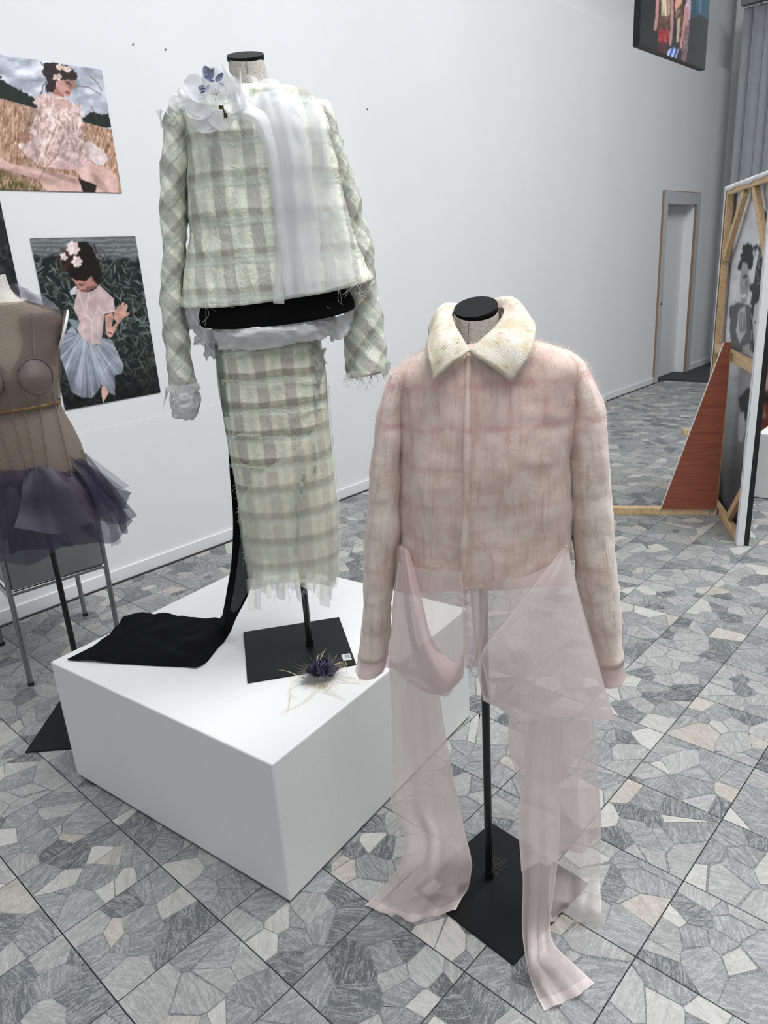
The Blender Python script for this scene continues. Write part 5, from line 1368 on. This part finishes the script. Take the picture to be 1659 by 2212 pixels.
def paint_willow(p):
    x, y = p.x, p.y; R = random.Random(2)
    p.img[:] = np.array([30, 36, 35]); p.img += ((fbm(x / 60, y / 60) - .47) * 40)[..., None]
    wt = (np.sin(y / 9 + 6 * fbm(x / 130, y / 60)) * 16)
    p.put(np.clip((330 - y + (x - 700) * .05 + 160 * (fbm(x / 90, y / 90) - .47)) / 60, 0, 1), np.array([104, 108, 110]) + wt[..., None])
    for i in range(1100):
        cx, cy = R.uniform(60, 1560), R.uniform(130, 2050); a = R.uniform(-.9, .9) + (pi / 2 if R.random() < .55 else .3)
        if cy < 350 and R.random() < .6: continue
        b = R.uniform(40, 134) * (1.0 if cy < 1250 else .72); l = R.uniform(26, 62)
        sl = (np.abs(x - cx) < l + 4) & (np.abs(y - cy) < l + 4)
        if not sl.any(): continue
        p.put(p.ell(cx, cy, l, R.uniform(3.5, 8.5), a, .7) * sl * .8, (b * .92, b * 1.02, b * .96))
    p.mul(np.clip((y - 1500) / 500, 0, 1), .55)
    p.put(p.poly([(510, 1000), (640, 1035), (620, 1140), (560, 1090)], 4), (120, 134, 140))
    sk = p.poly([(560, 1090), (700, 1250), (850, 1320), (920, 1230), (1020, 1250), (1110, 1430), (1165, 1560), (1140, 1640), (1060, 1660), (1062, 1900), (1000, 1870), (905, 1780), (800, 1925), (690, 1925), (560, 1860), (490, 1620), (400, 1380), (440, 1240)], 8)
    ang = np.arctan2(x - 720, y - 1150); rad = np.hypot(x - 720, y - 1150)
    p.put(sk * .92, np.array([152, 158, 172]) + (((vn(ang * 34, rad / 400) - .5) * 60 + (vn(ang * 11 + 30, rad / 300) - .5) * 50)[..., None]))
    p.mul(sk * np.clip((rad - 520) / 200, 0, 1), .78)
    for a in ([(700, 1260), (600, 1880)], [(700, 1260), (720, 1900)], [(705, 1260), (800, 1900)], [(710, 1265), (920, 1780)], [(860, 1330), (1060, 1660)], [(1060, 1460), (900, 1660)], [(640, 1200), (500, 1560)]): p.put(p.line(a, 8) * .5, (206, 210, 222))
    p.put(p.poly([(905, 1790), (960, 1790), (985, 1870), (925, 1985), (905, 1900)], 4), (198, 160, 150))
    p.put(p.poly([(535, 690), (605, 625), (610, 720), (545, 742)], 4), (196, 196, 202))
    bd = p.poly([(605, 630), (700, 705), (800, 690), (880, 620), (960, 690), (1045, 775), (1060, 930), (940, 955), (925, 1100), (905, 1300), (790, 1310), (690, 1250), (620, 1140), (650, 1040), (580, 890), (615, 740)], 5)
    p.put(bd, np.array([188, 166, 166]) + ((fbm(x / 90, y / 120) - .47) * 50)[..., None])
    p.mul(bd * np.clip((x - 880) / 60, 0, 1) * np.clip((y - 950) / 60, 0, 1), .8)
    for a in ([(640, 700), (720, 960), (790, 1030), (800, 1300)], [(760, 700), (730, 900)], [(880, 850), (800, 1040)], [(640, 940), (700, 960), (790, 1030)], [(690, 1050), (700, 1240)], [(945, 940), (1058, 905)], [(870, 870), (935, 950)]): p.put(p.line(a, 10) * .6, (226, 212, 214))
    p.put(p.poly([(945, 965), (1035, 940), (1045, 1000), (1020, 1110), (1080, 1050), (1042, 1000), (1062, 900), (1105, 855), (1130, 850), (1150, 815), (1168, 822), (1165, 860), (1195, 830), (1210, 870), (1190, 930), (1235, 940), (1225, 962), (1180, 985), (1110, 1055), (1030, 1215), (990, 1225), (958, 1180)], 3), np.array([186, 144, 130]) + ((fbm(x / 40, y / 60) - .47) * 70)[..., None])
    p.put(p.line([(970, 1165), (1000, 1170), (1035, 1190)], 10), (38, 30, 32))
    p.put(p.poly([(540, 520), (600, 560), (700, 575), (790, 520), (825, 520), (810, 580), (870, 625), (760, 690), (700, 702), (640, 672), (612, 662), (625, 630)], 3), (172, 122, 112))
    p.mul(p.ell(800, 545, 20, 30, .3, .6), .86); p.put(p.ell(640, 655, 10, 8, 0, .6), (150, 96, 88)); p.put(p.line([(640, 610), (668, 604), (700, 612)], 6), (84, 54, 48))
    p.mul(p.poly([(730, 640), (870, 620), (780, 700), (700, 702)], 3), .72); p.put(p.ell(690, 685, 26, 9, .1, .4), (120, 56, 58)); p.put(p.ell(668, 622, 26, 6, .15, .4), (70, 44, 42))
    p.put(p.poly([(505, 250), (560, 170), (640, 125), (720, 110), (800, 190), (870, 330), (895, 480), (885, 610), (830, 580), (800, 510), (720, 565), (620, 568), (545, 515), (490, 430), (440, 320)], 24, 34), (27, 21, 21))
    for k in range(26):
        a0 = R.uniform(-.5, 2.6); r0 = R.uniform(190, 250); p.put(p.line([(690 + 150 * cos(a0 - 1.6), 330 + 200 * sin(a0 - 1.6)), (700 + r0 * cos(a0 - 1.5), 330 + r0 * sin(a0 - 1.5))], 5) * .7, (44, 32, 28))
    p.put(p.ell(475, 330, 60, 90, 0, .8) * (fbm(x / 16, y / 16) > .42), (62, 38, 30))
    for a in ([(870, 280), (930, 310), (940, 370)], [(880, 430), (920, 500), (890, 590)], [(820, 150), (850, 250)]): p.put(p.line(a, 10), (32, 24, 24))
    for cx, cy, r, n in ((578, 200, 74, 6), (560, 165, 50, 4), (615, 345, 58, 6), (636, 380, 34, 4), (468, 292, 42, 5)): p.bloom(cx, cy, r, (222, 200, 196), n, 1.0, 3)
def paint_dark(p):
    p.img[:] = np.array([32, 36, 36]); p.img += ((fbm(p.x / 30, p.y / 30) - .47) * 130 * (fbm(p.x / 120, p.y / 120) > .42))[..., None]
def make_prints():
    wall_print('photo_print', 1.32, 2.180, 2.105, 2.682, .0027, (0, 120), 6.144, paint_field, 'photo print of a seated woman in a pink feathery dress in a wheat field')
    wall_print('photo_print', 1.645, 2.217, 1.032, 1.888, .0026, (50, 500), 5.352, paint_willow, 'photo print of a woman in a white tulle dress among dark willows')
    wall_print('photo_print', .972, 1.541, 1.21, 2.067, .005, (0, 400), 4.0, paint_dark, 'dark leafy photo print cut off by the picture edge above the tulle dress')
make_prints()

def tall_sheet_print(name, org, ex, w, h, step, crop, scale, paint, mat, parent, thick):
    nx, ny = int(w / step), int(h / step)
    U, V = np.meshgrid(np.linspace(0, w, nx), np.linspace(h, 0, ny)); ex = np.array(ex)
    W = np.array(org) + U[..., None] * ex + V[..., None] * np.array([0, 0, 1.0])
    px, py = project(W.reshape(-1, 3)); pr = Print((px.reshape(U.shape) - crop[0]) * scale, (py.reshape(U.shape) - crop[1]) * scale, (128, 128, 128)); paint(pr)
    P = np.stack([U, np.zeros_like(U), V], -1)
    o = grid(name, P, mat, parent, None, False, pr.colours(1.1), flip=True); solid(o, thick, 0); return o

# ------------------------------------------------------------------ canvas print hanging from the ceiling
def paint_runway(p):
    x, y = p.x, p.y; p.img[:] = np.array([26, 25, 26]); p.img += ((fbm(x / 120, y / 160) - .47) * 24)[..., None]
    p.put(p.poly([(925, -2500), (1160, -2500), (1140, 60), (1100, 200), (1010, 140), (925, 180)], 6), np.array([34, 66, 84]) + ((fbm(x / 30, y / 200) - .47) * 40)[..., None])
    p.put(p.poly([(1010, -400), (1035, -400), (1025, 140), (1008, 130)]), (64, 104, 128))
    p.put(p.poly([(640, -600), (755, -600), (725, 190), (690, 215), (640, 200)], 10), np.array([186, 162, 138]) + ((vn(x / 9, y / 220) - .5) * 110)[..., None])
    p.put(p.poly([(600, 150), (730, 150), (720, 260), (700, 300), (600, 290)], 20), np.array([86, 52, 40]) + ((fbm(x / 20, y / 20) - .47) * 90)[..., None])
    p.put(p.poly([(610, -500), (645, -500), (620, 150), (598, 290), (570, 285), (590, 150)], 3), (172, 126, 120)); p.put(p.poly([(738, -500), (772, -500), (760, 250), (742, 430), (716, 430), (730, 250)], 3), (168, 122, 118))
    p.put(p.poly([(620, 285), (722, 280), (716, 380), (700, 480), (690, 540), (610, 520), (612, 380)], 10), np.array([148, 38, 44]) + ((vn(x / 20, y / 12) - .5) * 70)[..., None]); p.mul(p.poly([(600, 400), (712, 400), (690, 560), (600, 540)]), .45)
    p.put(p.poly([(785, -500), (870, -500), (850, 200), (835, 400), (790, 390), (775, 100)], 6), np.array([92, 66, 48]) + ((fbm(x / 14, y / 26) - .47) * 230)[..., None])
    p.put(p.ell(805, 20, 26, 60, .3, .3), (202, 150, 120)); p.put(p.poly([(800, 170), (825, 170), (808, 400), (786, 400)], 4), (176, 158, 132))
    p.put(p.poly([(868, 40), (892, 40), (870, 300), (838, 460), (815, 470), (842, 300)], 3), (172, 126, 122)); p.put(p.poly([(886, -500), (932, -500), (922, 180), (905, 190), (880, 130)], 4), np.array([176, 150, 166]) + ((fbm(x / 16, y / 16) - .47) * 120)[..., None])
    p.put(p.poly([(885, 60), (905, 60), (905, 300), (890, 430), (872, 420)], 3), (164, 118, 116))
    p.put(p.poly([(862, 300), (918, 180), (906, 380), (880, 585), (835, 575), (840, 430)], 6), np.array([108, 82, 88]) + ((fbm(x / 8, y / 8) - .47) * 170)[..., None])
    p.put(p.poly([(700, 480), (765, 440), (780, 465), (812, 460), (790, 550), (700, 545)], 4), np.array([118, 136, 188]) + ((np.sin(x / 7 + y / 20) * 70))[..., None])
    p.mul(np.clip((y - 470 - (x - 600) * .33) / 60, 0, 1) * (x > 850), 1.0); p.put(np.clip((y - (500 + (x - 600) * .35)) / 40, 0, 1) * .5, (60, 12, 16))
def make_hanging():
    Yp = 1.35; x0, x1, z0, h = at(1379, 98, 1, 1.35)[0], at(1522, 150, 1, 1.35)[0], at(1379, 98, 1, 1.35)[2], .86; d = .022
    root = empty('canvas_print', (x0, Yp, z0)); tag(root, 'black canvas print of models in dresses hanging on wires high up near the blind', 'canvas print', 'canvas prints')
    o = tall_sheet_print('printed_face', (x0, Yp, z0), (1, 0, 0), x1 - x0, h, .004, (1280, 0), 4.377, paint_runway, GLOSS, root, .002); o.location = (0, -.001, 0)
    b = MB().box(0, x1 - x0, .001, d, 0, h).build('stretcher_box', plain('black_canvas_edge', C(10, 10, 11), .5), root)
    for xx in (.08, x1 - x0 - .08): MB().tube([(xx, d / 2, h - .01), (xx, d / 2, 6.3 - z0)], .0012, 6).build('wire', plain('steel_wire', C(120, 120, 120), .3, .9), root)
make_hanging()

# ------------------------------------------------------------------ stretched canvas on its wooden stand, seen from the back
def paint_group(p):
    x, y = p.x, p.y; g = lambda v: np.array([v, v, v * 1.015])
    p.img[:] = g(206); p.img += ((fbm(x / 60, y / 90) - .47) * 24)[..., None]
    p.put(np.clip((y - 900) / 500, 0, 1), g(120)); p.put(np.clip((y - 1450) / 250, 0, 1), g(72))
    p.put(p.poly([(690, 760), (735, 740), (800, 760), (800, 1010), (690, 1010)], 8), g(92)); p.put(p.poly([(795, 640), (900, 640), (905, 1010), (800, 1010)], 14, 20), g(58))
    p.put(p.poly([(846, 400), (850, 260), (868, 240), (885, 270), (888, 420)], 4), g(52))
    p.put(p.poly([(815, 440), (850, 410), (900, 420), (925, 360), (935, 640), (900, 690), (850, 690), (815, 600)], 26, 20), g(50)); p.put(p.poly([(815, 440), (925, 420), (930, 660), (820, 640)]) * (fbm(x / 9, y / 9) > .52), g(128))
    p.put(p.poly([(735, 560), (755, 450), (775, 410), (810, 440), (812, 560), (780, 560)], 14, 18), g(38))
    p.put(p.poly([(752, 520), (780, 530), (792, 640), (775, 740), (748, 750), (740, 640)], 4), g(150)); p.put(p.ell(768, 600, 14, 5), g(40)); p.put(p.ell(760, 705, 16, 8), g(225)); p.put(p.ell(774, 640, 6, 20), g(110))
    p.put(p.poly([(800, 560), (830, 440), (836, 470), (815, 600), (800, 700)], 4), g(214)); p.put(p.poly([(790, 640), (820, 640), (822, 680), (790, 680)]), g(60))
    p.put(p.poly([(735, 780), (768, 760), (775, 900), (740, 960), (720, 900)], 4), g(176)); [p.put(p.line([(735 + 9 * i, 790), (742 + 9 * i, 900)], 4), g(90)) for i in range(4)]
    p.put(p.poly([(818, 740), (850, 720), (872, 740), (876, 850), (850, 960), (825, 1010), (810, 960), (806, 840)], 4), g(188)); p.put(p.ell(826, 850, 12, 5), g(36)); p.put(p.ell(852, 840, 11, 5), g(36)); p.put(p.ell(826, 965, 16, 9), g(110)); p.put(p.ell(842, 900, 6, 24), g(150))
    p.put(p.poly([(805, 700), (840, 690), (880, 700), (885, 780), (850, 725), (812, 760)], 12, 14), g(44))
    p.put(p.poly([(755, 980), (790, 960), (800, 1100), (790, 1180), (760, 1190), (748, 1100)], 4), g(160)); p.put(p.poly([(800, 1050), (850, 1030), (850, 1180), (820, 1200), (800, 1150)], 4), g(190))
    p.put(p.poly([(735, 1260), (775, 1205), (850, 1190), (856, 1300), (840, 1390), (790, 1390), (745, 1360)], 6), g(58))
    p.put(p.poly([(735, 1340), (760, 1330), (770, 1420), (752, 1500), (730, 1490)], 4), g(170)); p.put(p.poly([(775, 1370), (830, 1350), (832, 1480), (808, 1570), (785, 1540)], 4), g(186))
def make_canvas_stand():
    a = radians(30.5); ex = np.array([cos(a), sin(a), 0]); org = np.array([4.177, 1.209, 0.0])
    root = empty('stretched_canvas', org, a)
    tag(root, 'large stretched canvas with black and white group portrait seen from behind on a wooden stand', 'canvas print', 'canvas prints')
    PINE = Mat('pine_batten'); p_ = PINE.obj(); gn = PINE.noise(PINE.mapping(p_, (3, 3, 3)), 9, 5, .6, 2.0)
    PINE = PINE.done(PINE.bsdf(PINE.mix(PINE.rng(gn, .35, .7), C(214, 186, 146), C(188, 150, 106)), .6))
    W, H, D = 1.05, 1.975, .062                       # local x along the canvas, y to its back, z up
    cv = tall_sheet_print('canvas_sheet', org, ex, W, H, .008, (1280, 360), 2.5145, paint_group, CANV, root, .001); cv.location = (0, -D, 0)
    RAW = plain('raw_canvas', C(222, 222, 222), .9, bump=.4, bscale=300, var=-.06); BLK = plain('black_canvas_edge', C(10, 10, 11), .5)
    # black printed edges turned round the frame, raw canvas turned to the back
    for n, b, m in (('canvas_edge', (-.003, .0, -D, -.034, 0, H), BLK), ('canvas_edge', (-.004, .0, -.034, .003, 0, H), RAW), ('canvas_edge', (W, W + .003, -D, .001, 0, H), RAW), ('canvas_edge', (0, W, -D, -.012, H, H + .003), BLK)):
        MB().box(*b).build(n, m, root)
    def flapz(x, s, seed, wd=.036):
        P = np.array([[(x + s * (u * wd + .006 * vn(np.array(z * 40.), np.array(seed))), .003 + .003 * vn(np.array(z * 13.), np.array(u * 3 + seed)), z) for u in (0, .5, 1)] for z in np.linspace(.0, H, 120)])
        o = grid('canvas_flap', P, RAW, root); solid(o, .002)
    flapz(-.004, 1, 1.0, .030); flapz(W + .004, -1, 5.0, .03)
    P = np.array([[(x, .004 + .003 * vn(np.array(x * 12.), np.array(u * 3.)), H + .004 - u * (.02 + .012 * vn(np.array(x * 9.), np.array(2.))) - .018 * sin(pi * x / W) * u * 0) for u in (0, .5, 1)] for x in np.linspace(0, W, 60)])
    o = grid('canvas_flap', P, RAW, root); solid(o, .002)
    def bar(name, p, q, w=.045, d=.04, off=-.022):
        o = MB().bar((p[0], off, p[1]), (q[0], off, q[1]), w, d, (q[1] - p[1], 0, -(q[0] - p[0]))).build(name, PINE, root); bevel(o, .002, 1); return o
    t = .0225
    bar('stile', (.0125, 0), (.0125, H), .025); bar('stile', (W - t, 0), (W - t, H)); bar('top_rail', (.045, H - t), (W - .045, H - t)); bar('bottom_rail', (.045, t), (W - .045, t)); bar('cross_rail', (.045, 1.0), (W - .045, 1.0), .055)
    for p, q in (((.05, H - .42), (.42, H - .05)), ((W - .05, H - .42), (W - .42, H - .05)), ((.05, .32), (.33, .05)), ((W - .05, .32), (W - .33, .05))): bar('corner_brace', p, q, .045, .03)
    # the stand: post on the back, foot on the floor, triangular gusset board
    RED = Mat('red_brown_laminate'); r_ = RED.obj(); gr = RED.noise(RED.mapping(r_, (3, 3, 60)), 1.3, 4, .6, .4)
    RED = RED.done(RED.bsdf(RED.mix(RED.rng(gr, .35, .7), C(150, 84, 60), C(126, 66, 46)), .5))
    st = empty('canvas_stand', org + ex * .545, a); tag(st, 'wooden foot stand with red-brown triangular board propping up the stretched canvas', 'stand')
    o = MB().box(-.022, .022, .004, .044, 0, 1.05).build('post', PINE, st); bevel(o, .002, 1)
    o = MB().box(-.022, .022, .046, .66, .0, .046).build('foot', PINE, st); bevel(o, .002, 1)
    o = MB().prism([(-.034, .012, .047), (-.034, .345, .047), (-.034, .05, 1.09), (-.034, .012, 1.09)], (0, 0, 0), (.011, 0, 0)).build('gusset_board', RED, st)
    o = MB().prism([(-.0345, .345, .047), (-.0345, .349, .047), (-.0345, .054, 1.09), (-.0345, .05, 1.09)], (0, 0, 0), (.012, 0, 0)).build('edge_banding', plain('white_banding', C(224, 222, 218), .5), st)
    V = [(-.0226, .008, .006), (-.0226, .042, .006), (-.0226, .042, .048), (-.0226, .008, .048)]; mesh('label_sticker', V, [(0, 1, 2, 3)], LABELM, st, uv=[(0, 0), (1, 0), (1, 1), (0, 1)])
    # end of another stand's foot behind the gusset, and the dark print beyond
    q = at(1480, 940, 2, 0.0)
    o = MB().box(-.03, .30, -.022, .022, 0, .046).build('wooden_batten', PINE); bevel(o, .002, 1); o.location = (6.67, 2.46, 0); o.rotation_euler = (0, 0, radians(-58)); tag(o, 'short pine batten lying on the floor behind the triangular board', 'batten')
    r2 = empty('canvas_print', (6.1, 1.75, 0), radians(-62)); tag(r2, 'dark red and black canvas print standing behind the small white plinth', 'canvas print', 'canvas prints')
    def paint_red(p): p.img[:] = np.array([26, 22, 22]); p.put(np.clip((fbm(p.x / 90, p.y / 120) - .42) * 8, 0, 1), (96, 44, 34)); p.put(np.clip((fbm(p.x / 60 + 9, p.y / 60) - .55) * 9, 0, 1), (140, 120, 110))
    o = tall_sheet_print('printed_face', (6.1, 1.75, 0), (cos(radians(-62)), sin(radians(-62)), 0), 1.0, 1.05, .02, (1280, 360), 2.5, paint_red, GLOSS, r2, .002)
    MB().box(0, 1.0, .002, .04, 0, 1.05).build('stretcher_box', BLK, r2)
make_canvas_stand()
